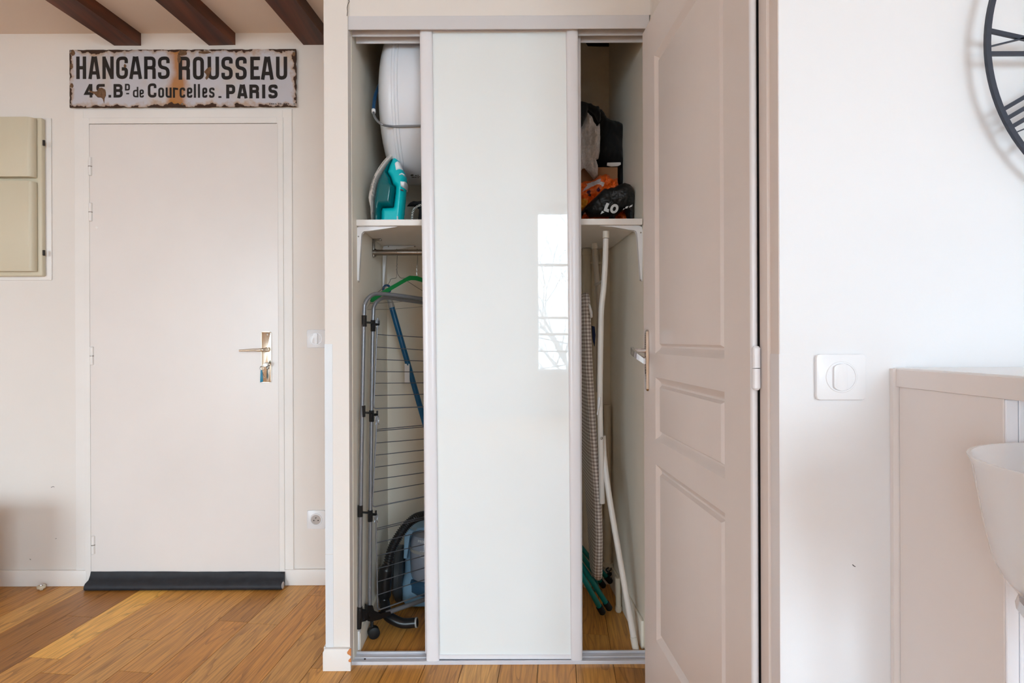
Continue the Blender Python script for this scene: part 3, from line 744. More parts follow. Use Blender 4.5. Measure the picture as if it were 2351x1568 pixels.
# ------------------------------------------------------------------ switches and socket
def plate(name,label,cat,l,r,t,b_,Y,mode):
    x0,z1=PX(l,t,Y); x1,z0=PX(r,b_,Y); c=((x0+x1)/2,Y,(z0+z1)/2); s=(z1-z0)/2; w=(x1-x0)/2
    t_=thing(name,label,cat,c)
    link('cover_plate',prism(nb(),arcpath([(c[0]-w,c[2]-s),(c[0]-w,c[2]+s),(c[0]+w,c[2]+s),(c[0]+w,c[2]-s)],.007,2,True),Y-.008,Y,'y',bev=.0015,seg=2),white_pl,t_)
    R=s*.68
    if mode=='switch':
        link('ring',lathe(nb(),[(R*.9,-.0078),(R*.9,-.0092),(R*.98,-.0092),(R*1.02,-.0078)],c,'y',40),white_pl,t_)
        q=[(c[0]+R*.86*math.cos(a),c[2]+R*.86*math.sin(a)) for a in np.linspace(math.radians(68),math.radians(292),24)]
        q=[(max(x,c[0]-R*.55),z) for x,z in q]
        link('rocker',prism(nb(),q,Y-.0125,Y-.0075,'y',bev=.001),white_pl,t_)
    else:
        link('recess_ring',lathe(nb(),[(R*.78,-.0075),(R*.82,-.0105),(R*.95,-.0105),(R*1.0,-.0075)],c,'y',40),white_pl,t_)
        link('recess',lathe(nb(),[(.0001,-.0084),(R*.77,-.0084),(R*.77,-.0078)],c,'y',32),foam,t_)
        for dx in (-.0095,.0095): link('pin_hole',lathe(nb(),[(.0001,-.0092),(.0026,-.0092),(.0026,-.008)],(c[0]+dx,Y,c[2]-.003),'y',10),dark,t_)
        link('earth_pin',lathe(nb(),[(.0012,-.018),(.0024,-.016),(.0024,-.008)],(c[0],Y,c[2]+.009),'y',10),steel,t_)
    return t_
plate('light_switch','small white round-rocker light switch beside the entry door, half behind the wall end','light switch',705.5,747.5,757,798.5,YB,'switch')
plate('wall_socket','white French wall socket low on the back wall beside the entry door','wall socket',706,747.5,1171,1213,YB,'socket')
plate('light_switch','large white light switch on the bright right wall near the table','light switch',1869,1982,813,917,1.04,'switch')

# ------------------------------------------------------------------ sliding closet doors and tracks
tt=struct(thing('trim_closet_track','white sliding door track with fascia over the closet','track',P(1140,40,1.955)))
def lipbox(l,r,t,b_,y0,y1,m=lacqg,name='fascia'):
    a,c=P(l,(t+b_)/2,y0),P(r,(t+b_)/2,y0); link(name,B(a.x,c.x,y0,y1,P(1140,b_,y0).z,P(1140,t,y0).z,bev=.001,seg=1),m,tt)
lipbox(797,1491,35.5,66.5,1.953,1.958)
zz=P(1140,66.5,1.953).z
link('channel',B(xin(2)+.004,XR-.003,1.990,1.993,P(1140,82.5,1.99).z,2.16),lacqg,tt,smooth=False)
link('channel',B(xin(2)+.01,XR-.003,2.024,2.027,P(1140,98.5,2.024).z,2.16),lacqg,tt,smooth=False)
link('channel_top',B(xin(2)+.004,XR-.003,1.958,2.06,2.155,2.163),lacqg,tt,smooth=False)
rb=struct(thing('trim_closet_rail','white aluminium bottom rail of the closet with two grooves','rail',(.04,2.0,0)))
xa,xb=P(808,1515,1.985).x,XR-.002
bm=nb(); box(bm,xa,xb,1.967,2.036,0.0003,.004)
for y0,y1,h in ((1.967,1.975,.0115),(1.997,2.004,.0105),(2.028,2.036,.0115)): box(bm,xa,xb,y0,y1,.004,h,bev=.001,seg=1)
link('rail',bm,alu,rb,smooth=False)
for px,py in ((838,1513),(1454,1508)):
    p=F(px,py,.0045); link('debris',lathe(nb(),[(.0035,0),(.003,.002),(.001,.003)],(p.x,p.y,.0041),'z',8),dark,rb)
def stile(bm,lt,rt,lb,rb_,yt,yb,Y,bulge,depth):
    secs=[]
    for l,r,py in ((lb,rb_,yb),(lt,rt,yt)):
        a,c=P(l,py,Y),P(r,py,Y); m=(a.x+c.x)/2; hw=(c.x-a.x)/2
        s=[(m+hw*math.cos(t),Y-bulge*math.sin(t)**.7,a.z) for t in np.linspace(0,math.pi,14)]
        s+=[(a.x,Y+depth,a.z),(c.x,Y+depth,a.z)]; secs.append(s)
    return loft(bm,secs)
def quadslab(lt,rt,lb,rb_,yt,yb,y0,y1):
    a=[PX(lb,yb,y0),PX(rb_,yb,y0),PX(rt,yt,y0),PX(lt,yt,y0)]; return prism(nb(),a,y0,y1,'y')
d2=struct(thing('door_2','white glass sliding closet door with rounded white stiles, front of the pair','door',F(1150,1512)))
Yp=1.978
link('stile',stile(nb(),963.5,993,979,1009,67,1516,Yp,.010,.016),lacq,d2)
link('stile',stile(nb(),1299.5,1327,1311,1337,67,1514,Yp,.010,.016),lacq,d2)
link('glass',quadslab(990,1302,1006,1313,73,1507,Yp+.003,Yp+.009),glassw,d2,smooth=False)
link('top_rail',quadslab(990,1302,990,1302,60,72,Yp,Yp+.014),lacq,d2,smooth=False)
link('bottom_rail',quadslab(1006,1313,1006,1313,1504,1513,Yp-.001,Yp+.014),lacq,d2,smooth=False)
d3=struct(thing('door_3','rear sliding closet door, almost hidden behind the front one','door',F(1150,1508)))
Yq=2.012
link('stile',stile(nb(),967,994,976,1003,76,1499,Yq,.006,.010),lacq,d3)
link('stile',stile(nb(),1306,1333,1310,1337.5,76,1499,Yq,.006,.010),lacq,d3)
link('glass',quadslab(990,1308,1000,1313,78,1497,Yq+.003,Yq+.008),glassw,d3,smooth=False)

# ------------------------------------------------------------------ panelled door on the side wall
d4=struct(thing('door_4','taupe four-moulded panel door on the right with chrome handle','door',(.49,1.5,0)))
A0=Vector((.489,1.844)); A1=Vector((.4967,1.114)); LT=2.043; dv=A1-A0; Ln=dv.length; du=dv/Ln; nn=Vector((du.y,-du.x))
if nn.x>0: nn=-nn                                   # outward, towards the room (-X)
def LP(s,z,d=0):                                    # s metres from the far edge, d depth into the leaf
    q=A0+du*s-nn*d; return (q.x,q.y,z)
prof=[(0,0),(.005,.003),(.010,.008),(.018,.0125),(.023,.0125),(.029,.004),(.033,.003)]
s1,s2=.122,.612
pans=[(1.0445,1.918),(.793,.976),(.205,.7215)]
th=.014
bm=nb()
def q4(*ps): bm.faces.new([bm.verts.new(p) for p in ps])
zc=sorted([0,LT]+[z for p in pans for z in p])
for z0,z1 in zip(zc,zc[1:]):
    for a,b_ in ((0,s1),(s2,Ln)):
        y0_=max(z0,.006); q4(LP(a,y0_),LP(b_,y0_),LP(b_,z1),LP(a,z1)); e0=a if a==0 else b_
        q4(LP(e0,y0_),LP(e0,z1),LP(e0,z1,th),LP(e0,y0_,th))
    if (z0,z1) in pans:
        rings=[[LP(s1+o_,z0+o_,d),LP(s2-o_,z0+o_,d),LP(s2-o_,z1-o_,d),LP(s1+o_,z1-o_,d)] for o_,d in prof]
        rv=[[bm.verts.new(p) for p in r_] for r_ in rings]
        for r_,t_ in zip(rv,rv[1:]):
            for i in range(4): bm.faces.new((r_[i],r_[(i+1)%4],t_[(i+1)%4],t_[i]))
        bm.faces.new(rv[-1])
    else: q4(LP(s1,max(z0,.006)),LP(s2,max(z0,.006)),LP(s2,z1),LP(s1,z1))
for a,b_ in ((0,s1),(s1,s2),(s2,Ln)):
    for z in (.006,LT): q4(LP(a,z),LP(b_,z),LP(b_,z,th),LP(a,z,th))
    for z0,z1 in zip(zc,zc[1:]): q4(LP(a,max(z0,.006),th),LP(b_,max(z0,.006),th),LP(b_,z1,th),LP(a,z1,th))
bmesh.ops.remove_doubles(bm,verts=bm.verts[:],dist=.0002)
link('leaf',bm,taupe,d4,ang=25)
eb=nb(); p0=LP(Ln,0,0); p1=LP(Ln,0,th)
secs=[]
for z in (.006,LT):
    secs.append([(p0[0]+(p1[0]-p0[0])*(.5-.5*math.cos(t)),p0[1]-.007*math.sin(t),z) for t in np.linspace(0,math.pi,8)])
link('edge_strip',loft(eb,secs,closed=True),lacq,d4)  # light falling on the taupe leaf's edge, painted as white
xf=P(1762,800,1.072).x
link('frame',B(xf,XR,1.072,1.1035,0,2.09,bev=.002),taupe,d4)
link('frame',B(.514,XR-.001,1.1036,1.835,.006,2.035),dark,d4,smooth=False)  # backing block coloured dark to give the shaded groove beside the leaf
p=P(1736,845,1.100)
h=link('hinge',T([p+Vector((0,0,z)) for z in (-.041,-.037,-.001)],.0075,14,rfun=lambda i,n:(.0045,.0075,.0075)[i]),lacq,d4)
link('hinge_knuckle',T([p+Vector((0,0,z)) for z in (.0003,.037,.041)],.0075,14,rfun=lambda i,n:(.0075,.0075,.0045)[i]),lacq,h)
# chrome handle
sH=.047; zt_,zb_=P(1486,757,1.80).z,P(1486,897,1.80).z
bm=nb(); secs=[]
for z,k in ((zb_,.5),(zb_+.006,1),(1.05,1.05),(zt_-.006,1),(zt_,.5)):
    w_=.010*k; secs.append([LP(sH-w_,z,-.001),LP(sH-w_*.8,z,-.008*k),LP(sH+w_*.8,z,-.008*k),LP(sH+w_,z,-.001)])
hp=link('handle_plate',loft(bm,secs),chrome,d4)
zH=P(1475,805,1.80).z
bm=nb(); tube(bm,[LP(sH,zH,-.004),LP(sH,zH,-.042)],.007,14)
secs=[]
for s_,d_,dz,h_,t_ in ((-.012,-.044,.002,.010,.004),(.0,-.048,0,.011,.005),(.03,-.050,-.007,.010,.004),(.07,-.046,-.018,.009,.003),(.105,-.040,-.028,.008,.0025)):
    secs.append([LP(sH+s_,zH+dz-h_,d_-t_),LP(sH+s_,zH+dz+h_,d_-t_),LP(sH+s_,zH+dz+h_,d_+t_),LP(sH+s_,zH+dz-h_,d_+t_)])
loft(bm,secs); link('lever',bm,chrome,d4)
link('keyhole',B(*[v for ab in zip(LP(sH-.002,.98,-.0085),LP(sH+.002,.996,-.006)) for v in sorted(ab)]),dark,d4,smooth=False)

# ------------------------------------------------------------------ closet shelf, brackets, rod
YF=2.045; zs0=P(1140,517,YF).z; zs1=P(1140,503,YF).z
sh=thing('shelf','white board shelf across the closet on white brackets','shelf',(.04,2.3,zs0))
bm=nb(); prism(bm,[(xin(YF)+.003,YF),(XR-.006,YF),(XR-.004,2.61),(xin(2.61)+.003,2.61)],zs0,zs1,'z',bev=.0008,seg=1)
link('board',bm,trimw,sh); link('edge_band',B(xin(YF)+.003,XR-.006,YF-.0012,YF,zs0+.001,zs1-.0005),trimw,sh,smooth=False)
def bracket(label,pts,Y,dX,screws):
    c=PX(pts[0][0],pts[0][1],Y); t_=thing('shelf_bracket',label,'bracket',(c[0]+dX,Y,c[1]),'white shelf brackets')
    pol=[(PX(a,b_,Y)[0]+dX,min(PX(a,b_,Y)[1],zs0-.0005)) for a,b_ in pts]
    link('arm',prism(nb(),pol,Y-.009,Y+.009,'y',bev=.0025),white_pl,t_)
    for a,b_ in screws:
        q=PX(a,b_,Y-.010); link('screw',lathe(nb(),[(.001,-.0015),(.0026,-.0008),(.0028,.002)],(q[0]+dX,Y-.0095,q[1]),'y',10),steel,t_)
bracket('white shelf bracket on the left closet wall below the iron',[(819,523),(823,520),(829,518),(910,517.6),(913,520),(892,524.5),(847.5,531),(834,532),(829,537),(828,546),(822.5,647),(818.5,648)],2.068,.0035,[(820.5,543),(820,645)])
bracket('rear white shelf bracket behind the clothes rail',[(877,573),(879,566),(886,563.5),(951.7,563.5),(953,566),(927,569.7),(896.6,573.5),(888,577),(886,587),(880,661),(877,661)],2.478,.0035,[(890,566),(950,566)])
bracket('white shelf bracket on the right closet wall above the tube caps',[(1376,517.4),(1383,516.6),(1466,515.8),(1472.6,521.6),(1475,531.5),(1474,646),(1470,644),(1462.6,538),(1460,531.5),(1454,529),(1441,528),(1404.6,521.6),(1380,520)],2.068,-.001,[(1472,534),(1471.5,643)])
YRd=2.318; rl=P(856,580,YRd); rz=rl.z
ro=thing('clothes_rail','brushed steel clothes rail under the closet shelf','clothes rail',(-.1,YRd,rz))
link('rod',T([(xin(YRd)+.004,YRd,rz),(.20,YRd,rz)],.0118,20),steel,ro)
def railbr(x):
    bm=nb(); box(bm,x-.003,x+.003,YRd-.012,YRd+.012,rz-.018,zs0-.001,bev=.001); box(bm,x-.003,x+.03,YRd-.010,YRd+.010,zs0-.006,zs0-.001,bev=.001); lathe(bm,[(.0155,-.004),(.0155,.008)],(x,YRd,rz),'x',18)
    link('rail_bracket',bm,steel,ro)
railbr(xin(YRd)+.006); railbr(.19)
# hangers
HD=Vector((.86,.51,0)).normalized()
def HP(c,px,py): return onplane(px,py,c,HD)
zr=rz+.0118
def hook(c,px_n,py_n,r=.018):
    """hook over the rail at c, down to the neck pixel"""
    top=Vector((c.x,YRd,rz)); ax=Vector((0,1,0))
    pts=[top+ax*(.0140*math.cos(a))+Vector((0,0,.0140*math.sin(a))) for a in np.linspace(math.radians(200),math.radians(-20),12)]
    pts=[top+Vector((0,-.0142,-.012))]+pts[1:] if False else pts
    neck=HP(c,px_n,py_n); return [*pts[::-1][::-1],top+Vector((0,.012,-.012)),top+Vector((0,.004,-.030)),neck]
c1=P(911,580,YRd); c2=P(958,580,YRd)
hg=thing('wire_hanger','thin wire coat hanger on the rail, left of the green one','hanger',c1)
bm=nb(); tube(bm,hook(c1,911,605),.0012,6); 
q=[HP(c1,a,b_) for a,b_ in ((911,605),(910.5,634),(907,639),(897,641),(892,651),(868,670.5),(845,690),(842,694),(846,697),(900,694),(985,687),(1000,684),(998,676),(969.5,667),(935,645),(930,639),(921,638.5),(916,634),(912,625),(911,605))]
tube(bm,smoothpath(q,4),.0011,6)
link('frame',bm,hwire,hg)
bm=nb(); tube(bm,[HP(c1,911+.8*math.sin(i*1.6),605+i*2) for i in range(11)],.0016,6); link('twist',bm,hwire,hg)
hg=thing('plastic_hanger','green plastic coat hanger with metal hook on the rail','hanger',c2)
bm=nb(); tube(bm,hook(c2,957,617),.0012,6); tube(bm,[HP(c2,957+.6*math.sin(i*1.6),610+i*2.4) for i in range(12)],.0015,6); link('hook',bm,hwire,hg)
gp=[(850,690),(853,683),(868,675),(876,669),(935,635.5),(940,633),(957,634),(969,638),(985,646),(1005,664),(1003,671),(985,657),(968,646),(955,642.5),(944,642),(933,646),(890,671),(870,682),(856,694),(852,694)]
bm=nb(); dn=Vector((-HD.y,HD.x,0))*.005
fr_=[bm.verts.new(HP(c2,a,b_)-dn) for a,b_ in gp]; bk=[bm.verts.new(HP(c2,a,b_)+dn) for a,b_ in gp]
f1=bm.faces.new(fr_); f2=bm.faces.new(bk[::-1])
for i in range(len(gp)): bm.faces.new((fr_[i],fr_[(i+1)%len(gp)],bk[(i+1)%len(gp)],bk[i]))
bmesh.ops.bevel(bm,geom=list(f1.edges)+list(f2.edges),offset=.0015,segments=2,affect='EDGES')
link('shoulders',bm,greenp,hg)
bm=nb(); tube(bm,[HP(c2,852,692),HP(c2,841,711),HP(c2,900,710),HP(c2,970,704),HP(c2,1000,700)],.0009,6); link('bottom_wire',bm,hwire,hg)

# ------------------------------------------------------------------ folding drying rack
RD=Vector((.722,.692,0)); RA=Vector((-.425,2.149,0)); RB=Vector((-.440,2.052,0))
qa=lambda a,b_:onplane(a,b_,RA,RD); qb=lambda a,b_:onplane(a,b_,RB,RD)
wb=qa(856,1440)
rk=thing('drying_rack','folded grey tube drying rack with three wire wings, leaning in closet left half','drying rack',(wb.x,wb.y,0))
link('frame_tube',T([qb(*p) for p in ((826,1400),(829,1100),(834,800),(836,712),(838,697),(844,686),(855,677),(868,674.5),(900,676.5),(970,686),(1062,699))],.0072,12,n=5),greytube,rk)
link('frame_tube',T([qa(*p) for p in ((848.5,1398),(851,1100),(855,800),(857,718),(859,703),(866,692),(877,685),(890,683.5),(910,686),(970,695),(1062,709))],.0072,12,n=5),greytube,rk)
for (y,yb_) in ((737,748),(944,955),(1173,1184)):
    xb_=[836,833,827][[737,944,1173].index(y)]; xa_=[856.5,853,850][[737,944,1173].index(y)]
    c=link('clip',T([qb(xb_,y-13),qb(xb_,y+13)],.0092,10),blackp,rk)
    bm=nb(); tube(bm,[qa(xa_,yb_-13),qa(xa_,yb_+13)],.0092,10); tube(bm,[qb(xb_,y+3),qa(xa_,yb_-7)],.004,8); tube(bm,[qa(xa_,yb_-3),qa(xa_+13,yb_-3)],.005,8); tube(bm,[qa(xa_+13,yb_-12),qa(xa_+13,yb_-2)],.0035,8)
    link('clip_arm',bm,blackp,c)
def wing(rod,rows,last):
    bm=nb(); l0=last
    pr=[qa(*rod[0])]+[qa(rod[0][0]+(rod[1][0]-rod[0][0])*t,rod[0][1]+(rod[1][1]-rod[0][1])*t) for t in np.linspace(.04,.96,8)]
    def ext(px,y0,y1): return (1062,y0+(y1-y0)*(1062-px)/(973-px))
    px=rod[1][0]; corner=qa(px+1,last[0]); e_=ext(px,*last)
    path=pr+[qa(px,last[0]-4),qa(px+2,last[0]-.5),qa(px+6,last[0]),qa(*e_)]
    t_=link('wing_frame',tube(bm,path,.0026,8),greytube,rk)
    for y0,y1 in rows:
        f_=(y0-rod[0][1])/(rod[1][1]-rod[0][1]); x=rod[0][0]+(rod[1][0]-rod[0][0])*f_
        link('wire',T([qa(x,y0),qa(*ext(x,y0,y1))],.0017,6),wire,t_)
    bm=nb(); x,y=rod[0]
    for s in (-1,1): tube(bm,smoothpath([qa(x+1.0*s,y+2),qa(x+3.2*s,y+6),qa(x+3.6*s,y+12),qa(x+2.2*s,y+18),qa(x+4*s,y+23)],4),.0016,6)
    link('hook',bm,greytube,t_)
wing((( 867,730),(858,932)),[(768,774.5),(797,803.5),(825,829),(853,854),(880,879),(908,905)],(938,934))
wing(((866,952),(855,1156)),[(986,976),(989.5,980),(1017,1008),(1045,1033),(1073,1058),(1101,1085),(1130,1110)],(1163,1140))
wing(((863,1176),(867,1392)),[(1213,1187),(1217,1191),(1246,1220),(1276,1250),(1306,1276),(1336,1304),(1366,1331)],(1399,1363))
link('base_tube',T([qa(885,1408),qa(973,1377),qa(1060,1347)],.0085,12),greytube,rk)
bm=nb(); tube(bm,[qb(826,1393),qb(825.5,1408),qb(824,1443)],.010,12,rfun=lambda i,n:(.0095,.0105,.0085)[i])
box_pts=[(826,1399),(838,1402),(840,1424),(829,1427)]
a=[qb(*p) for p in box_pts]; loft(bm,[[p+Vector((0,-.006,0)) for p in a],[p+Vector((.006,.006,0)) for p in a]])
link('foot',bm,blackp,rk)
bm=nb(); jp=[(841,1388),(852,1388),(856,1400),(870,1407),(893,1402),(895,1409),(870,1420),(850,1425),(842,1424)]
a=[qa(*p) for p in jp]; dn=Vector((-RD.y,RD.x,0))*.010
loft(bm,[[p-dn for p in a],[p+dn for p in a]]); tube(bm,[qb(832,1420),qa(846,1418)],.008,8); link('joint',bm,blackp,rk)
wc=Vector((wb.x+.004,wb.y-.004,.0215)); bm=nb()
ax=Vector((.35,-.94,0)).normalized()
tube(bm,[wc-ax*.013,wc-ax*.011,wc+ax*.011,wc+ax*.013],.021,24,rfun=lambda i,n:(.0175,.0212,.0212,.0175)[i]); tube(bm,[wc+Vector((-.006,0,.0)),Vector((wc.x-.008,wc.y+.006,qa(850,1418).z))],.006,8)
link('wheel',bm,blackr,rk)

# ------------------------------------------------------------------ blue broom pole
def bp_(py): 
    t=(py-700)/(1380-700); return P(898+(972-898)*(py-700)/(960-700),py,2.46+.10*t)
bt=bp_(1330); bt.z=.004
br=thing('broom_pole','blue broom pole with grey collar and hanging eye leaning in the closet','broom',(bt.x,bt.y,0))
link('pole',T([bp_(705),bp_(830),bp_(960),bp_(1150),bt],.0118,14),bluepole,br)
link('collar',T([bp_(681),bp_(706)],.0128,14,rfun=lambda i,n:(.0105,.0132)[i]),greypl,br)
bm=nb(); tube(bm,[bp_(676),bp_(683)],.0100,12); c=P(888,664,2.455)
tube(bm,[c+Vector((.0145*math.cos(a),0,.0165*math.sin(a))) for a in np.linspace(-1.2,2*math.pi-1.2,24)],.0048,8); link('eye',bm,bluepl,br)
link('sticker',B(*[v for ab in zip(bp_(835)+Vector((-.0125,-.011,0)),bp_(878)+Vector((-.013,-.008,0))) for v in sorted(ab)]),white_pl,br,smooth=False)

# ------------------------------------------------------------------ vacuum cleaner
vx0,vx1=-.352,-.168
vc=thing('vacuum_cleaner','blue canister vacuum cleaner with smoky dust cup behind drying rack','vacuum cleaner',(-.26,2.44,0))
def rrect(x0,x1,y0,y1,r,z,n=5): 
    return [(p.x,p.y,z) for p in arcpath([(x0,y0),(x1,y0),(x1,y1),(x0,y1)],r,n,True)]
secs=[rrect(vx0+.012,vx1-.01,2.372,2.575,.03,.012),rrect(vx0,vx1,2.36,2.585,.035,.035),rrect(vx0,vx1,2.36,2.585,.035,.10),rrect(vx0+.004,vx1,2.40,2.585,.035,.13),rrect(vx0+.006,vx1,2.42,2.585,.035,.27),rrect(vx0+.014,vx1-.01,2.42,2.58,.04,.315),rrect(vx0+.05,vx1-.04,2.45,2.56,.03,.33)]
link('body',loft(nb(),secs),vacblue,vc,ang=50)
xcup=-.243
link('dust_cup',lathe(nb(),[(.062,.118),(.074,.122),(.078,.14),(.08,.20),(.078,.27),(.070,.295),(.04,.305)],(xcup,2.415,0),'z',36),smoke,vc)
link('cup_insert',lathe(nb(),[(.081,.232),(.0815,.238),(.081,.244)],(xcup,2.415,0),'z',36),greypl,vc)
bm=nb(); prism(bm,[(vx0+.008,.205),(vx0+.026,.205),(vx0+.030,.30),(vx0+.06,.318),(vx0+.03,.325),(vx0+.012,.30)],2.37,2.41,'y',bev=.005,seg=3)
link('side_trim',bm,vacblue,vc)
bm=nb(); secs=[]
for z,k in ((.060,.8),(.075,1),(.105,1),(.118,.85)): secs.append([(xcup+.088*k*math.cos(a),2.40+.062*k*math.sin(a)-.0,z) for a in np.linspace(math.pi,2*math.pi,14)])
link('cup_base',loft(bm,secs),vacblue2,vc)
link('latch',B(xcup-.012,xcup+.03,2.328,2.345,.108,.124,bev=.004),vacblue,vc)
link('wheel',lathe(nb(),[(.05,-.016),(.095,-.014),(.112,-.002),(.112,.016),(.10,.028),(.03,.03)],(-.378,2.46,.114),'x',40),vacgrey,vc)
bm=nb(); x=-.292
mpc=lambda u,z:(xcup+.0806*math.sin((u-xcup)/.08),2.415-.0806*math.cos((u-xcup)/.08),z)
zt_=P(970,1241,2.335).z; zb2=P(970,1247.5,2.335).z; u=-.2830
for ch in 'PROL':
    put(bm,ch,u,u+.0062,zb2,zt_,.0017,mpc); u+=.0080
link('lettering',bm,whiteink,vc,smooth=False,extra='keep'); bm=nb()
bx=-.2735
for a in ((( bx,.2470),(bx+.03,.2470)),((bx,.2470),(bx,.2225)),((bx,.2225),(bx+.03,.2225)),((bx,.236),(bx+.03,.236)),((bx+.014,.236),(bx+.014,.247))):
    ribbon(bm,[Vector(a[0]).lerp(Vector(a[1]),t) for t in (0,.25,.5,.75,1)],.0013,mpc)
for i in range(8):
    for k in range(3): 
        q=Vector((bx+.002+i*.0036+(k%2)*.0018,.2255+k*.0035)); ribbon(bm,[q,q+Vector((.0014,0))],.0014,mpc)
link('printed_symbol',bm,whiteink,vc,smooth=False,extra='keep')
# corrugated hose with cuff and curved nozzle
hp=[(-.02,2.44,.31),P(1010,1178,2.42),P(975,1183,2.36),P(952,1190.5,2.32),P(931,1209,2.30),P(912,1236,2.29),P(898.5,1263,2.285),P(889,1300,2.28)]
pp=smoothpath(hp,26)
link('hose',tube(nb(),pp,.016,16,rfun=lambda i,n:.0185 if i%4 in (0,1) else .0150),blackp,vc,ang=80)
cf=[P(888.5,1297,2.28),P(888,1302,2.28),P(886,1310,2.28),P(883,1330,2.28),P(881.5,1362,2.28),P(881,1368,2.28),P(883,1390,2.27)]
nz=link('hose_cuff',tube(nb(),smoothpath(cf,4),.02,18,rfun=lambda i,n:.0190+.0085*min(1,i/6) if i<19 else .0275-.007*min(1,(i-18)/3)),blackp,vc)
nzp=[P(883,1386,2.268),P(886,1402,2.245),Vector((F(894,1430).x,2.225,.045)),P(906,1424,2.212),P(928,1431,2.205),P(957,1429,2.20)]
nzp=[q if q.z>.0215 else Vector((q.x,q.y,.0215)) for q in nzp]
link('nozzle',tube(nb(),smoothpath(nzp,6),.019,18,rfun=lambda i,n:.0205-.003*i/n),blackp,nz)
p=nzp[-1]; d=(nzp[-1]-nzp[-2]).normalized()
link('nozzle_rim',T([p-d*.004,p+d*.002],.0188,20),greypl,nz); link('nozzle_bore',T([p+d*.001,p+d*.0026],.0155,20),dark,nz)
# coil of silvery hose at the foot, hidden mostly by the glass door
co=nb()
for k in range(5):
    cc=Vector((-.222+k*.011,2.262+.002*k,.049)); tube(co,[cc+Vector((0,.036*math.cos(a),.042*math.sin(a))) for a in np.linspace(0,2*math.pi,20)],.006,6)
link('hose_coil',co,steel,vc)

# ------------------------------------------------------------------ water heater with cable
hy,hz,hr,hx=2.318,P(1000,258,2.318).z+.006,.283,-.326
wh=thing('water_heater','horizontal white enamel water heater drum above the closet shelf','water heater',(-.05,hy,hz))
link('drum',lathe(nb(),[(hr,hx),(hr,.12)],(0,hy,hz),'x',72),enamel,wh)
dm=[]
for a in np.linspace(.0,math.pi/2,14): dm.append((max(.0005,hr*math.sin(a)**.75),hx-.010-.070*math.cos(a)))
link('end_dome',lathe(nb(),dm+[(hr-.001,hx)],(0,hy,hz),'x',72),enamel,wh)
link('end_dome',lathe(nb(),[(hr-.001,.12),(hr*.97,.15),(hr*.8,.175),(hr*.4,.19),(.001,.192)],(0,hy,hz),'x',48),enamel,wh)
link('seam_bead',lathe(nb(),[(hr-.001,hx-.007),(hr+.003,hx-.004),(hr+.0035,hx),(hr+.003,hx+.004),(hr-.001,hx+.007)],(0,hy,hz),'x',72),enamel,wh)
link('seam_bead',lathe(nb(),[(hr-.001,hx+.012),(hr+.0018,hx+.015),(hr-.001,hx+.018)],(0,hy,hz),'x',72),enamel,wh)
def ondrum(px,py):                                     # point of the drum surface seen at this pixel
    o_=Vector((0,0,H)); d_=P(px,py,1)-o_; oy,oz=-hy,H-hz
    a_=d_.y**2+d_.z**2; b_=2*(oy*d_.y+oz*d_.z); c_=oy*oy+oz*oz-(hr+.0006)**2
    t=(-b_-math.sqrt(max(0,b_*b_-4*a_*c_)))/(2*a_); return o_+d_*t
bm=nb()
for pts in ([(942,402.5),(944,400.6),(948,400.2),(950,402),(948,404),(944,404.3)],[(953,402),(957,401.8),(957,404),(953,404.2)],[(958.5,401.5),(961,401.3),(961,403.5),(958.5,403.7)],[(945,406.5),(952,406.3),(952,407.8),(945,408)],[(953,406.2),(956,406),(956,408),(953,408.2)],[(957,405.4),(965,405),(965,406),(957,406.4)],[(959,407),(961.5,406.8),(961.5,408.3),(959,408.5)]):
    bm.faces.new([bm.verts.new(ondrum(*p)) for p in pts])
link('rating_print',bm,greyink,wh,smooth=False,extra='keep')
cb=thing('heater_cable','grey cable in blue sleeve looping round the water heater','cable',P(858,262,2.16))
link('sleeve',T([P(886,168,2.26),P(876,186,2.22),P(864,212,2.17),P(858.5,238,2.13),P(857.5,258,2.105)],.0065,12,n=5),bluepl,cb)
def hw_(px,py,off=.006):
    q=ondrum(px,py); nrm=Vector((0,q.y-hy,q.z-hz)).normalized(); return q+nrm*off
link('cable',T([P(857.5,254,2.105),P(859,266,2.08),P(866,277,2.05),P(878,286,2.03),hw_(900,289.5),hw_(930,289),hw_(968,288),hw_(1040,284)],.0042,10,n=5),greytube,cb)
link('ferrule',T([P(857.5,252,2.105),P(857.7,259,2.10)],.0072,10),white_pl,cb)

# ------------------------------------------------------------------ steam iron
YI=2.17; zr_=zs1
def Z1(x,y): return (840+x/8.714,340+y/8.714)
def IP(pts): 
    q=[]
    for x,y in pts:
        a,c=PX(*Z1(x,y),YI); q.append((a,c if y<1412 else zr_+.0005))
    return q
ir=thing('steam_iron','teal steam iron standing on its heel on the closet shelf','iron',(P(895,500,YI).x,YI,zr_))
bandL=[(525,95),(430,190),(350,300),(270,440),(210,570),(165,700),(130,850),(105,980),(95,1060),(105,1130),(130,1240),(140,1330),(145,1420)]
bandI=[(580,155),(500,240),(430,340),(360,460),(300,570),(250,690),(215,830),(195,950),(180,1050),(175,1150),(175,1420)]
ztop=P(900,352,YI).z
def nose(x,z): return max(.12,min(1,((ztop+.004-z)/.13)))**.65
pol=IP(bandL+[(x+6,y) for x,y in bandI[::-1]]+[(570,120)])
def ipill(name,poly,Tf,D,m,res=.0022,**k): return link(name,pillow(poly,YI,Tf,Tf,D,res,mod=nose,**k),m,ir,ang=60)
ipill('soleplate',IP(bandL[:9]+[(112,1060),(120,980),(145,850),(180,700),(224,570),(284,440),(364,300),(444,190),(535,100)]),.060,.003,teald,res=.0015)
ipill('band',pol,.056,.004,sole)
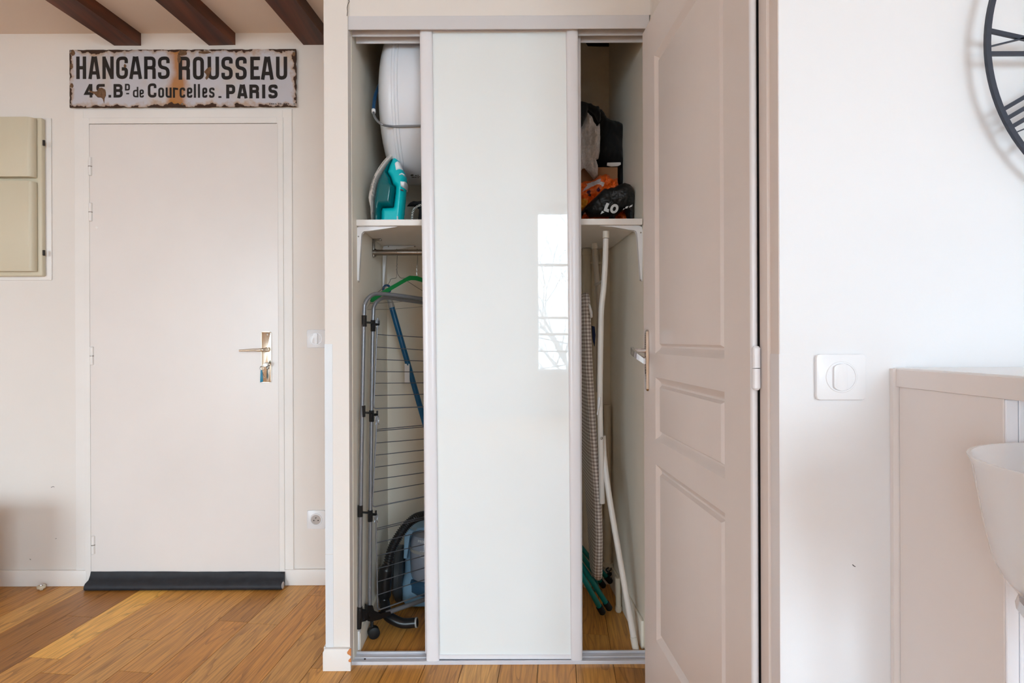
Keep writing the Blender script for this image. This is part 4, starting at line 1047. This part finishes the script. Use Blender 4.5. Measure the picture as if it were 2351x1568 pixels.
ipill('water_tank',IP([(x-2,y) for x,y in bandI]+[(320,1420),(345,1205),(565,1200),(608,900),(610,800),(548,740),(508,610),(440,500),(482,360),(532,240)]),.047,.02,teald)
ipill('handle',IP([(580,155),(625,225),(680,280),(750,440),(790,520),(820,600),(822,700),(815,850),(790,1150),(750,1420),(300,1420),(315,1290),(340,1210),(560,1200),(600,900),(606,800),(545,740),(505,610),(435,500),(478,360),(528,240)]),.040,.022,tealb)
ipill('spray_button',IP([(570,340),(600,295),(650,268),(690,300),(735,400),(760,470),(700,475),(650,500),(625,535),(600,480)]),.048,.010,white_pl)
ipill('dial',IP([(665,620),(690,560),(745,530),(800,565),(815,632),(800,610),(745,582),(700,600)]),.0455,.003,white_pl,res=.0012)
ipill('steam_button',IP([(700,695),(830,710),(840,740),(818,850),(730,845),(708,815),(697,750)]),.0475,.008,white_pl)
ipill('pilot_light',IP([(717,872),(782,882),(780,914),(718,904)]),.0435,.0015,redl,res=.0012)
ipill('heel_knob',IP([(630,1420),(632,1395),(665,1382),(695,1395),(698,1420)]),.045,.006,white_pl,res=.0015)
# lettering that follows the band
def bandpoint(s,off):
    pts=[((a[0]+c[0])/2,(a[1]+c[1])/2) for a,c in zip(bandL[:9],bandI[:9])][::-1]
    P2=[Vector(PX(*Z1(*p),YI)) for p in pts]
    L=0
    for a,c in zip(P2,P2[1:]):
        d=c-a
        if L+d.length>=s: t=(s-L)/d.length; n_=Vector((-d.y,d.x)).normalized(); q=a+d*t+n_*off; return (q.x,YI-.0575*nose(q.x,q.y)-.0012,q.y)
        L+=d.length
    q=P2[-1]; return (q.x,YI-.058,q.y)
_q=[Vector(PX(*Z1((a_[0]+c_[0])/2,(a_[1]+c_[1])/2),YI)) for a_,c_ in zip(bandL[:9],bandI[:9])]; LBAND=sum((c_-a_).length for a_,c_ in zip(_q,_q[1:]))
bpd=lambda u,v:bandpoint(LBAND-u,-v)
bm=nb(); u=.016
for ch in 'LIGHT AND EASY BRIGHTS':
    if ch==' ': u+=.0022; continue
    w_=.0011 if ch=='I' else .0027
    put(bm,ch,u,u+w_,-.0016,.0016,.0006,bpd); u+=w_+.0009
link('lettering',bm,greyink,ir,smooth=False,extra='keep')
bm=nb(); u=.113; put(bm,'o',u,u+.004,-.002,.002,.0012,bpd); u+=.0058
for ch in 'Russell Hobbs':
    if ch==' ': u+=.0028; continue
    w_=.0014 if ch=='l' else .0032; hh_=.0044 if ch in 'RHlb' else .0032
    put(bm,ch,u,u+w_,-.0022,-.0022+hh_,.0008,bpd); u+=w_+.0011
link('lettering',bm,greyink,ir,smooth=False,extra='keep')
link('cord',T([P(913,502,YI+.02)*1.0,Vector((P(925,500,YI).x,YI+.02,zr_+.006)),Vector((P(942,500,YI).x,YI+.02,zr_+.006)),P(948,486,YI+.02),P(956,476,YI+.02),P(966,471,YI+.02),P(985,474,YI+.02),P(1000,490,YI+.03),Vector((P(1000,500,YI).x,YI+.05,zr_+.006))],.0042,10,n=6),braid,ir)
bm=nb()
tube(bm,smoothpath([Vector((P(958,500,YI).x+.012*math.cos(a)*(1+.3*math.sin(3*a)),YI+.045,zr_+.018+.012*math.sin(a))) for a in np.linspace(0,4.2*math.pi,16)],4),.0042,8)
link('cord_coil',bm,braid,ir)
yy=2.29
link_o=link('grey_cloth',pillow([PX(a,b_,yy) for a,b_ in ((934,474),(944,464),(950,461.5),(960,463),(972,460),(1000,462),(1010,490))]+[(P(1010,500,yy).x,zr_+.0005),(P(958,500,yy).x,zr_+.0005)]+[PX(962,480,yy),PX(950,474,yy)],yy,.03,.03,.02,.004,nz=.008,ns=40),greycl,ang=60)
tag(link_o,'folded dark grey cloth on the closet shelf behind iron cord','cloth')

# ------------------------------------------------------------------ things on the right part of the shelf
def rest(pts,Y): 
    q=[]
    for a,b_ in pts:
        p=PX(a,b_,Y)
        q.append((p[0],p[1]) if b_<600 else (p[0],zs1+.0005))
    return q
BOT=700
xbx=P(1418,400,2.33).x
bxo=thing('cardboard_box','brown cardboard box with open white flap on shelf under black jacket','cardboard box',(.40,2.44,zs1))
ztb=P(1390,384,2.33).z
bm=nb(); tb=.004
box(bm,.255,xbx,2.33,2.334,zs1+.0005,ztb); box(bm,.255,xbx,2.55,2.554,zs1+.0005,ztb); box(bm,.255,.259,2.334,2.55,zs1+.0005,ztb); box(bm,xbx-.004,xbx,2.334,2.55,zs1+.0005,ztb); box(bm,.259,xbx-.004,2.334,2.55,zs1+.0005,zs1+.005)
link('carton',bm,cardb,bxo,smooth=False)
fl=[PX(a,b_,2.325) for a,b_ in ((1393.5,374.5),(1424,374),(1424.5,378.5),(1418,382),(1403,383),(1393,381))]
link('flap',prism(nb(),fl,2.318,2.325,'y'),paperw,bxo,smooth=False)
def Z3(x,y): return (1325+x/9.225,230+y/9.225)
jk=rest([(1310,244)]+[Z3(x,y) for x,y in ((75,105),(180,100),(340,120),(380,185),(430,195),(520,215),(570,290),(640,400),(700,440),(860,460),(960,520),(1010,570),(1020,640),(1000,900),(985,1150),(990,1320))]+[(1433,400),(1434,470),(1434,BOT),(1421,BOT),(1420,480),(1420,384),(1310,384)],2.39)  # strip down the right of the box is shadow, shaped into the jacket
tag(link('black_jacket',pillow(jk,2.395,.060,.10,.05,.006,nz=.02,ns=13,zfold=.5),blackc,ang=70),'black jacket heaped on cardboard box at shelf right, shadow strip beside','jacket')
# folded edge of the jacket that overlaps the fleece
fp=rest([(1310,300),(1310,244),Z3(75,108),Z3(200,150),Z3(260,140),Z3(330,200),Z3(430,210),Z3(460,350),Z3(470,470),Z3(425,575),Z3(380,470),Z3(320,370),Z3(260,300),Z3(195,270),Z3(180,380),Z3(75,620)],2.30)
fs=rest([(1310,297),(1333,297),(1345.6,258),(1351,260),(1361,273),(1370.5,290),(1377,281),(1378,306),(1377.6,349),(1375,363),(1369.5,365.5),(1373,380),(1374,390),(1373,404),(1364,411),(1351.5,395.5),(1343,385),(1338,386),(1333,394),(1310,394)],2.275)
tag(link('grey_fleece',pillow(fs,2.285,.030,.008,.03,.0030,nz=.034,ns=24,zfold=.45,seed=4),greyf,ang=70),'light grey fleece garment spilling over the box beside black jacket','garment')
jo=[o for o in C.objects if o.name=='black_jacket'][0]
link('collar',pillow(fp,2.268,.030,.02,.02,.004,nz=.01,ns=25,seed=2),blackc,jo,ang=70)
def Z4(x,y): return (1325+x/9.8,370+y/9.8)
YO=2.25
bl=lambda pts:[PX(*Z4(x,y),YO) for x,y in pts]
circ=lambda cx,cy,r:[(cx+r*math.cos(a),cy+r*1.05*math.sin(a)) for a in np.linspace(0,6.283,20,endpoint=False)]
og=rest([(1310,420),(1333,418)]+[Z4(x,y) for x,y in ((200,420),(330,430),(430,370),(500,300),(560,310),(640,270),(740,310),(760,370),(800,385),(940,360),(930,500),(1000,700),(1100,1000),(1145,1250))]+[(1442,BOT),(1310,BOT)],YO)
paint=[(bl([(60,880),(140,900),(210,960),(150,1100),(60,1200)]),(214,140,30)),
 (bl([(190,540),(330,480),(490,455),(470,530),(420,585),(300,620),(190,680),(80,730),(150,650),(210,585)]),(206,198,204)),
 (bl([(420,580),(470,535),(565,545),(540,640),(510,640),(480,600)]),(214,208,212)),
 (bl([(80,780),(260,690),(430,620),(500,630),(520,680),(400,740),(240,785),(80,795)]),(226,116,62)),
 (bl(circ(228,742,40)),(70,28,62)),(bl(circ(437,706,40)),(70,28,62)),(bl(circ(254,808,36)),(52,24,30)),(bl([(135,548),(185,540),(165,562)]),(88,24,60)),
 (bl([(800,360),(870,330),(940,365),(860,385)]),(84,20,40)),(bl([(100,1215),(150,1185),(200,1225)]),(214,208,212))]
tag(link('orange_bag',pillow(og,YO+.02,.055,.035,.035,.0024,nz=.026,ns=24,paint=paint,base=(224,96,18),seed=6),printm,ang=70),'crumpled orange printed carrier bag with purple dots on shelf','bag')
YT=2.165
tg=[Z4(x,y) for x,y in ((80,1140),(200,1000),(440,780),(620,600),(690,620),(740,590),(830,590),(940,520),(1070,480),(1190,520),(1260,600),(1290,700),(1285,900))]+[(1455,BOT),(1441,BOT)]+[Z4(x,y) for x,y in ((1140,1290),(1095,1110),(1000,1120),(880,1240))]+[(1409,BOT),(1400,BOT),Z4(740,1240),Z4(280,1250),Z4(190,1120),Z4(120,1240),(1334,BOT),(1331,BOT)]
tgp=rest(tg,YT)
TF=.045
to=link('black_tote',pillow(tgp,YT+.01,TF,.05,.045,.0024,nz=.012,ns=20,seed=9),blackt,ang=70)
tag(to,'black tote bag lettered LO slumped on orange bag at shelf right','tote bag')
bm=nb(); mpt=lambda x,z:(x,YT-TF-.006,z)
def shear(x,y): return PX(*Z4(x,y),YT-.04)
for pl in ([(650,950),(712,972),(662,1085),(706,1100),(695,1170),(580,1130),(620,1010)],[(548,1130),(600,1165),(510,1210)],[(1010,1115),(1030,1080),(1060,1085)],[(1060,1080),(1085,1035),(1145,1025),(1110,1075)],[(1148,1060),(1170,1020),(1235,988),(1215,1040)]):
    bm=nb(); bm.faces.new([bm.verts.new(mpt(*shear(*p))) for p in pl]); link('letter',bm,whiteink,to,smooth=False,extra='keep')
bm=nb()
oc=[(822+92*math.cos(a)+18*math.sin(a),1085-105*math.sin(a)) for a in np.linspace(0,2*math.pi,28,endpoint=False)]; ocn=[(822+36*math.cos(a)+10*math.sin(a),1088-50*math.sin(a)) for a in np.linspace(0,2*math.pi,28,endpoint=False)]
vo=[bm.verts.new(mpt(*shear(*p))) for p in oc]; vi=[bm.verts.new(mpt(*shear(*p))) for p in ocn]
for i in range(28): bm.faces.new((vo[i],vo[(i+1)%28],vi[(i+1)%28],vi[i]))
link('letter',bm,whiteink,to,smooth=False,extra='keep')

# ------------------------------------------------------------------ ironing board (right part of the closet)
zi0=P(1349,668,2.16).z; zi1=P(1374,1337,2.27).z; LB=zi0-zi1
def bhw(l):                                               # half width along the length from the top
    t=l/LB
    w_=.135 if t<.5 else .135-.085*((t-.5)/.5)**1.6
    if t<.05: w_*=math.sqrt(1-(1-t/.05)**2)*.55+.45
    if t>.93: w_*=math.sqrt(max(.02,1-((t-.93)/.07)**2))
    return w_
cl=[(668,1347),(700,1348.5),(760,1350),(850,1353.5),(950,1359),(1050,1365),(1150,1372),(1230,1374.5),(1290,1373.5),(1337,1371.5)]
def bx_(z,yn):
    py=CY-(z-H)*FPX/yn
    for (y0,x0),(y1,x1) in zip(cl,cl[1:]):
        if py<=y1: t=(py-y0)/(y1-y0); return ((x0+(x1-x0)*max(0,t))-CX)/FPX*yn
    return (cl[-1][1]-CX)/FPX*yn
ib=thing('ironing_board','ironing board in taupe gingham cover with white tube legs standing in closet','ironing board',(.42,2.3,0))
bm=nb(); secs=[]; yc_=2.295
for i in range(61):
    l=LB*i/60; z=zi0-l; w_=bhw(l); yn=yc_-w_
    xm=bx_(z,yn); tk=.0195*min(1,.45+l/.05,.5+(LB-l)/.05)
    pn=.0015*noise.noise(Vector((z*30,0,3)))
    ring=[]
    for k in range(24):
        a=2*math.pi*k/24; cy,cx_=math.cos(a),math.sin(a)
        yy_=yc_+(w_)*(abs(cy)**.55)*(1 if cy>0 else -1); xx=xm+(tk+pn)*(abs(cx_)**.6)*(1 if cx_>0 else -1)
        ring.append((xx,yy_,z))
    secs.append(ring)
loft(bm,secs); bm.verts.index_update(); uvl=bm.loops.layers.uv.new('UVMap'); NS=24
ul=[]
for ring in secs:                                          # arc length round the section, zero on the near edge
    q=[Vector(p) for p in ring]; u=[0.0]*(NS+1)
    for k in range(13,NS+1): u[k]=u[k-1]+(q[k%NS]-q[k-1]).length
    for k in range(11,-1,-1): u[k]=u[k+1]-(q[k+1]-q[k]).length
    ul.append(u)
for f in bm.faces:
    ks=[l.vert.index%NS for l in f.loops]; wrap=max(ks)-min(ks)>NS/2
    for l,k in zip(f.loops,ks):
        r_=l.vert.index//NS; kk=NS if (wrap and k==0 and len(ks)==4) else k
        l[uvl].uv=(ul[r_][kk]+.25*PER,secs[r_][0][2])
link('cover',bm,ging,ib,ang=60)
t1=[P(1391,548,2.11),P(1389.5,600,2.112),P(1386,660,2.115),P(1381,705,2.12),P(1379.5,760,2.125),P(1377.5,900,2.135),P(1379,1010,2.15),P(1382.5,1155,2.17)]
link('leg_tube',T(t1,.0102,14,n=5),whitetub,ib)
link('tube_cap',T([P(1391.3,531,2.11),P(1391,547,2.11)],.0118,16),cap_pl,ib)
t2=[P(1384,1000,2.175),P(1388,1060,2.165),P(1402,1160,2.14),P(1428,1310,2.10),P(1455,1466,2.058)]
link('leg_tube',T(t2,.0105,14,n=5),whitetub,ib)
ft=F(1461,1495); link('tube_cap',T([P(1454,1462,2.058),Vector((ft.x,2.052,.001))],.0118,16),cap_pl,ib)
t3=[P(1365,566,2.36),P(1369,620,2.36),P(1375,690,2.355),P(1375.5,760,2.35),P(1374,900,2.34)]
link('leg_tube',T(t3,.0102,14,n=5),greytubw,ib); link('tube_cap',T([P(1364.5,559,2.36),P(1365.5,571,2.36)],.0118,14),cap_pl,ib)
link('cross_brace',T([P(1368,654,2.345),P(1387,643,2.13)],.0055,10),greytubw,ib)
link('pivot_bolt',lathe(nb(),[(.001,-.004),(.004,-.003),(.005,0)],P(1381,1006,2.139),'y',12),steel,ib)
bm=nb(); tube(bm,[P(1376.5,912,2.125),P(1374,934,2.125)],.005,10); tube(bm,[P(1374,934,2.125),P(1371.5,952,2.127)],.0025,8); link('catch',bm,white_pl,ib)
link('strap',prism(nb(),[PX(a,b_,2.30) for a,b_ in ((1358,748),(1364,750),(1366,770),(1364,795),(1360,780))],2.285,2.30,'y',bev=.002),navy,ib)
link('cover_tie',pillow([PX(a,b_,2.135) for a,b_ in ((1351,695),(1357,702),(1361,716),(1361,728),(1357,731),(1353,715))],2.14,.006,.006,.006,.0015),paperw,ib)
# ------------------------------------------------------------------ pipes at the back of the closet
YPp=2.572
def pipe(label,pts,r,m=beige_p,cols=(),grp=None):
    p=Vector(pts[-1]); t_=thing('pipe',label,'pipe',(p.x,p.y,p.z),grp)
    link('pipe_run',T(pts,r,16,n=4 if len(pts)>2 else 0),m,t_)
    for a,b_,rr in cols: link('collar',T([a,b_],rr,16),m,t_)
    return t_
xp=P(1347,800,YPp).x
pipe('thick beige pipe with collar on the closet back wall',[(xp,YPp,zs0-.002),(xp,YPp,.005)],.0175,cols=[((xp,YPp,zs0-.03),(xp,YPp,zs0-.015),.0205)])
xq=P(1361,800,2.59).x; xr_=P(1381,800,2.59).x
a_=pipe('left of two thin beige pipes on the closet back wall',[(xq,2.592,zs0-.002),(xq,2.592,.3)],.0065)
pipe('right of two thin beige pipes on the closet back wall',[(xr_,2.592,zs0-.002),(xr_,2.592,.3)],.0065)
zk=P(1365,604,2.59).z; link('clamp',B(xq-.012,xr_+.004,2.582,2.602,zk-.006,zk+.006,bev=.002),beige_p,a_)
xs_=P(1396,1150,2.56).x; zf=P(1396,1297,2.56).z
pipe('beige drain pipe with fitting low in the closet corner',[(xs_,2.57,.80),(xs_,2.57,zf)],.0155,cols=[((xs_,2.57,zf-.008),(xs_,2.57,zf+.006),.023),((xs_,2.57,.40),(xs_,2.57,.42),.0175)])
x5=P(1413,1160,2.56).x; link('union',T([(xs_+.0,2.57,P(1396,1170,2.57).z),(min(x5,XR-.02),2.57,P(1396,1170,2.57).z)],.012,12),beige_p,[o for o in C.objects if o.name.startswith('pipe.') and o.type=='EMPTY'][-1])
bm=nb()
for i in range(4):
    c=P(1398+i*2,1308+i*5,2.55); tube(bm,[c+Vector((.012*math.cos(a),.004*math.sin(2*a),.010*math.sin(a+i))) for a in np.linspace(0,5,12)],.003,6)
tag(link('flexible_hose',bm,vacgrey),'small tangle of dark hose beneath pipe fitting in closet corner','hose')
p=F(1420,1405); zq=P(1417,1326,p.y).z
t_=thing('pipe','short white capped pipe stub standing beside the long tube leg','pipe',(p.x,p.y,0)); 
link('pipe_run',T([(p.x-.003,p.y,zq),(p.x,p.y,.02)],.0105,14),beige_p,t_); link('end_cap',T([(p.x,p.y,.024),(p.x,p.y,.008),(p.x,p.y,.0005)],.0135,14,rfun=lambda i,n:(.0125,.0135,.010)[i]),beige_p,t_)
# ------------------------------------------------------------------ folded teal chair
fc=thing('folding_chair','folded chair with teal tube legs and black caps, floor behind ironing board','chair',(.40,2.34,0))
def tl(cap,vis,top,Yc,Yt,r=.0105):
    c=P(*cap,Yc); v=P(*vis,(Yc+Yt)/2); t_=P(*top,Yt); c.z=max(c.z,r*1.3)
    d=(v-c).normalized()
    lg=link('leg',T([c+d*.03,v,t_],r,14),tealt,fc); link('leg_cap',T([c,c+d*.006,c+d*.038],r,14,rfun=lambda i,n:(r*.8,r*1.25,r*1.25)[i]),blackr,lg); return t_
u1=tl((1385,1416),(1340,1328),(1262,1172),2.30,2.22); u2=tl((1401,1401),(1338,1302),(1268,1192),2.335,2.25)
u3=tl((1387,1347),(1350,1296),(1255,1165),2.50,2.40,.010); u4=tl((1403,1337),(1345,1270),(1262,1160),2.52,2.44,.010)
link('cross_bar',T([u1,u2,u3,u4],.009,10),tealt,fc); link('cross_bar',T([P(1363,1318,2.45),P(1366,1356,2.38)],.006,10),tealt,fc); link('cross_bar',T([P(1366,1330,2.40),P(1372,1352,2.42)],.008,10),tealt,fc)

# ------------------------------------------------------------------ desk, cabinet, stool
xd=P(2059,860,1.03).x; zd1=P(2060,843.5,1.036).z; zd0=P(2060,888,1.03).z
dk=thing('bar_table','tall taupe bar table against the right wall','table',(1.0,.7,0))
link('table_top',B(xd,1.55,.15,1.037,zd1-.004,zd1,bev=.001,seg=1),desktop,dk)
link('edge_band',B(xd-.001,1.55,.15,1.036,zd0,zd1-.003,bev=.001,seg=1),deskm,dk)
yp=.717*FPX/1178; xm=(2333-CX)/FPX*yp
link('end_panel',B(xd+.004,xm-.001,yp,1.030,0,zd0,bev=.001,seg=1),deskm,dk)
link('wall_gap_shadow',B(xd-.006,xd+.02,1.031,1.0395,0,zd1-.002),deskm,dk,smooth=False)  # desk-coloured strip standing for the shadow gap along the wall
link('leg',B(1.49,1.53,.2,.26,0,zd0),deskm,dk)
xm=(2333-CX)/FPX*yp
link('panel_edge',B(xd+.004,xm-.0006,yp-.004,yp-.0002,0,zd0-.001,bev=.001,seg=1),cabw,dk)
link('panel_edge',B(xm+.0006,xd+.10,yp-.004,yp+.05,0,zd0-.001,bev=.001,seg=1),cabw,dk)
# acrylic stool
sx,sy=.735,.63
st=thing('bar_stool','clear acrylic bar stool pushed in at the taupe table','stool',(sx,sy,0))
ztp,zbt=.944,.778
bm=nb(); secs=[]; hh=ztp-zbt
prof=[(.03,0),(.10,.003),(.132,.012),(.144,.028),(.150,.045),(.158,.085),(.169,hh-.01),(.173,hh-.002),(.173,hh),(.169,hh),(.165,hh-.01),(.154,.087),(.146,.047),(.139,.031),(.128,.016),(.098,.008),(.03,.005)]
lathe(bm,[(r_,z+zbt) for r_,z in prof],(sx,sy,0),'z',48)
link('seat_shell',bm,acryl,st,ang=50)
link('under_plate',lathe(nb(),[(.10,-.024),(.128,-.014),(.125,-.004),(.03,-.0005)],(sx,sy,zbt),'z',32),chrome,st)
link('column',lathe(nb(),[(.03,.02),(.026,.4),(.018,.41),(.018,zbt-.018)],(sx,sy,0),'z',24),chrome,st)
link('base',lathe(nb(),[(.19,.001),(.19,.008),(.10,.02),(.03,.035)],(sx,sy,0),'z',40),chrome,st)
link('foot_ring',T([(sx+.13*math.cos(a),sy+.13*math.sin(a),.32) for a in np.linspace(0,2*math.pi,40)],.009,10),chrome,st)
bm=nb(); tube(bm,[(sx-.13,sy,.32),(sx+.13,sy,.32)],.007,8); link('foot_bar',bm,chrome,st)

# ------------------------------------------------------------------ wall clock
YCk=1.006; cc=P(2661,98,YCk); Rc=400/FPX*YCk
ck=thing('wall_clock','large blue-black metal skeleton wall clock with Roman numerals on right wall','clock',cc)
def ring(R,wd,th=.006,seg=120):
    bm=nb(); lathe(bm,[(R-wd,-th/2),(R,-th/2),(R,th/2),(R-wd,th/2),(R-wd,-th/2)],cc,'y',seg); return bm
def ringm(R,wd,th):
    bm=nb(); rs=[]
    for k in range(120):
        a=2*math.pi*k/120; u=Vector((math.cos(a),0,math.sin(a)))
        rs.append([cc+u*(R-wd)+Vector((0,-th/2,0)),cc+u*R+Vector((0,-th/2,0)),cc+u*R+Vector((0,th/2,0)),cc+u*(R-wd)+Vector((0,th/2,0))])
    rs.append(rs[0]); return loft(bm,rs,cap=False)
link('outer_ring',ringm(Rc,.0085,.006),clockm,ck,smooth=False); link('inner_ring',ringm(Rc*.58,.006,.006),clockm,ck,smooth=False)
k1,k0=Rc-.004,Rc*.58-.003
rom=['XII','I','II','III','IIII','V','VI','VII','VIII','IX','X','XI']
for i,rm in enumerate(rom):
    ang=math.pi/2-i*math.pi/6; er=Vector((math.cos(ang),0,math.sin(ang))); et=Vector((math.sin(ang),0,-math.cos(ang)))
    W={'I':.0165,'V':.038,'X':.036}; tot=sum(W[c] for c in rm); t=-tot/2; bars=[]
    for c in rm:
        if c=='I': bars.append(((t+W[c]/2,k0),(t+W[c]/2,k1),.0068))
        elif c=='V': bars+=[((t+W[c]*.5,k0),(t+.004,k1),.0068),((t+W[c]*.5,k0),(t+W[c]-.003,k1),.0022)]
        else: bars+=[((t+.004,k0),(t+W[c]-.004,k1),.0068),((t+W[c]-.003,k0),(t+.003,k1),.0022)]
        t+=W[c]
    bm=nb()
    for a,b_,wd in bars:
        p,q=cc+et*a[0]+er*a[1],cc+et*b_[0]+er*b_[1]; d=(q-p).normalized(); s_=Vector((d.z,0,-d.x))*wd/2; y_=Vector((0,.0025,0))
        loft(bm,[[p-s_-y_,p+s_-y_,p+s_+y_,p-s_+y_],[q-s_-y_,q+s_-y_,q+s_+y_,q-s_+y_]])
    link('numeral',bm,clockm,ck,smooth=False)
bm=nb()
for a in (0,math.pi/2,math.pi,3*math.pi/2):
    u=Vector((math.cos(a+.26),0,math.sin(a+.26)))*(Rc*.57); tube(bm,[cc+u+Vector((0,.003,0)),cc+u+Vector((0,1.04-YCk,0))],.004,8); tube(bm,[cc,cc+u],.003,6)
link('wall_stud',bm,clockm,ck)
link('movement',lathe(nb(),[(.045,-.012),(.045,.02)],cc,'y',32),clockm,ck)
for a,l_ in ((1.0,.10),(2.3,.15)): link('hand',T([cc+Vector((0,-.015,0)),cc+Vector((l_*math.cos(a),-.015,l_*math.sin(a)))],.003,6),clockm,ck)

# small scuffs on the paint
bm=nb(); ribbon(bm,[Vector(PX(a,b_,1.0398)) for a,b_ in ((1957,1296),(1960,1299),(1964,1301))],.0013,lambda x,z:(x,1.0397,z)); link('scuff',bm,dark,wr,smooth=False)
wbk=[o for o in C.objects if o.name=='wall_back'][0]
for pts in (((117,1119),(122,1117),(125,1118)),((127,1237),(130,1236)),((68,1283),(71,1285))):
    bm=nb(); ribbon(bm,[Vector(PX(a,b_,YB-.0004)) for a,b_ in pts],.0018,lambda x,z:(x,YB-.0005,z)); link('scuff',bm,dark,wbk,smooth=False)
link('peg_hole',lathe(nb(),[(.004,-.0008),(.006,-.0004),(.0065,.0004)],P(222,522,YB-.0136),'y',14),trimw,d1)
for o in bpy.data.objects:
    if '_w' in o: del o['_w']
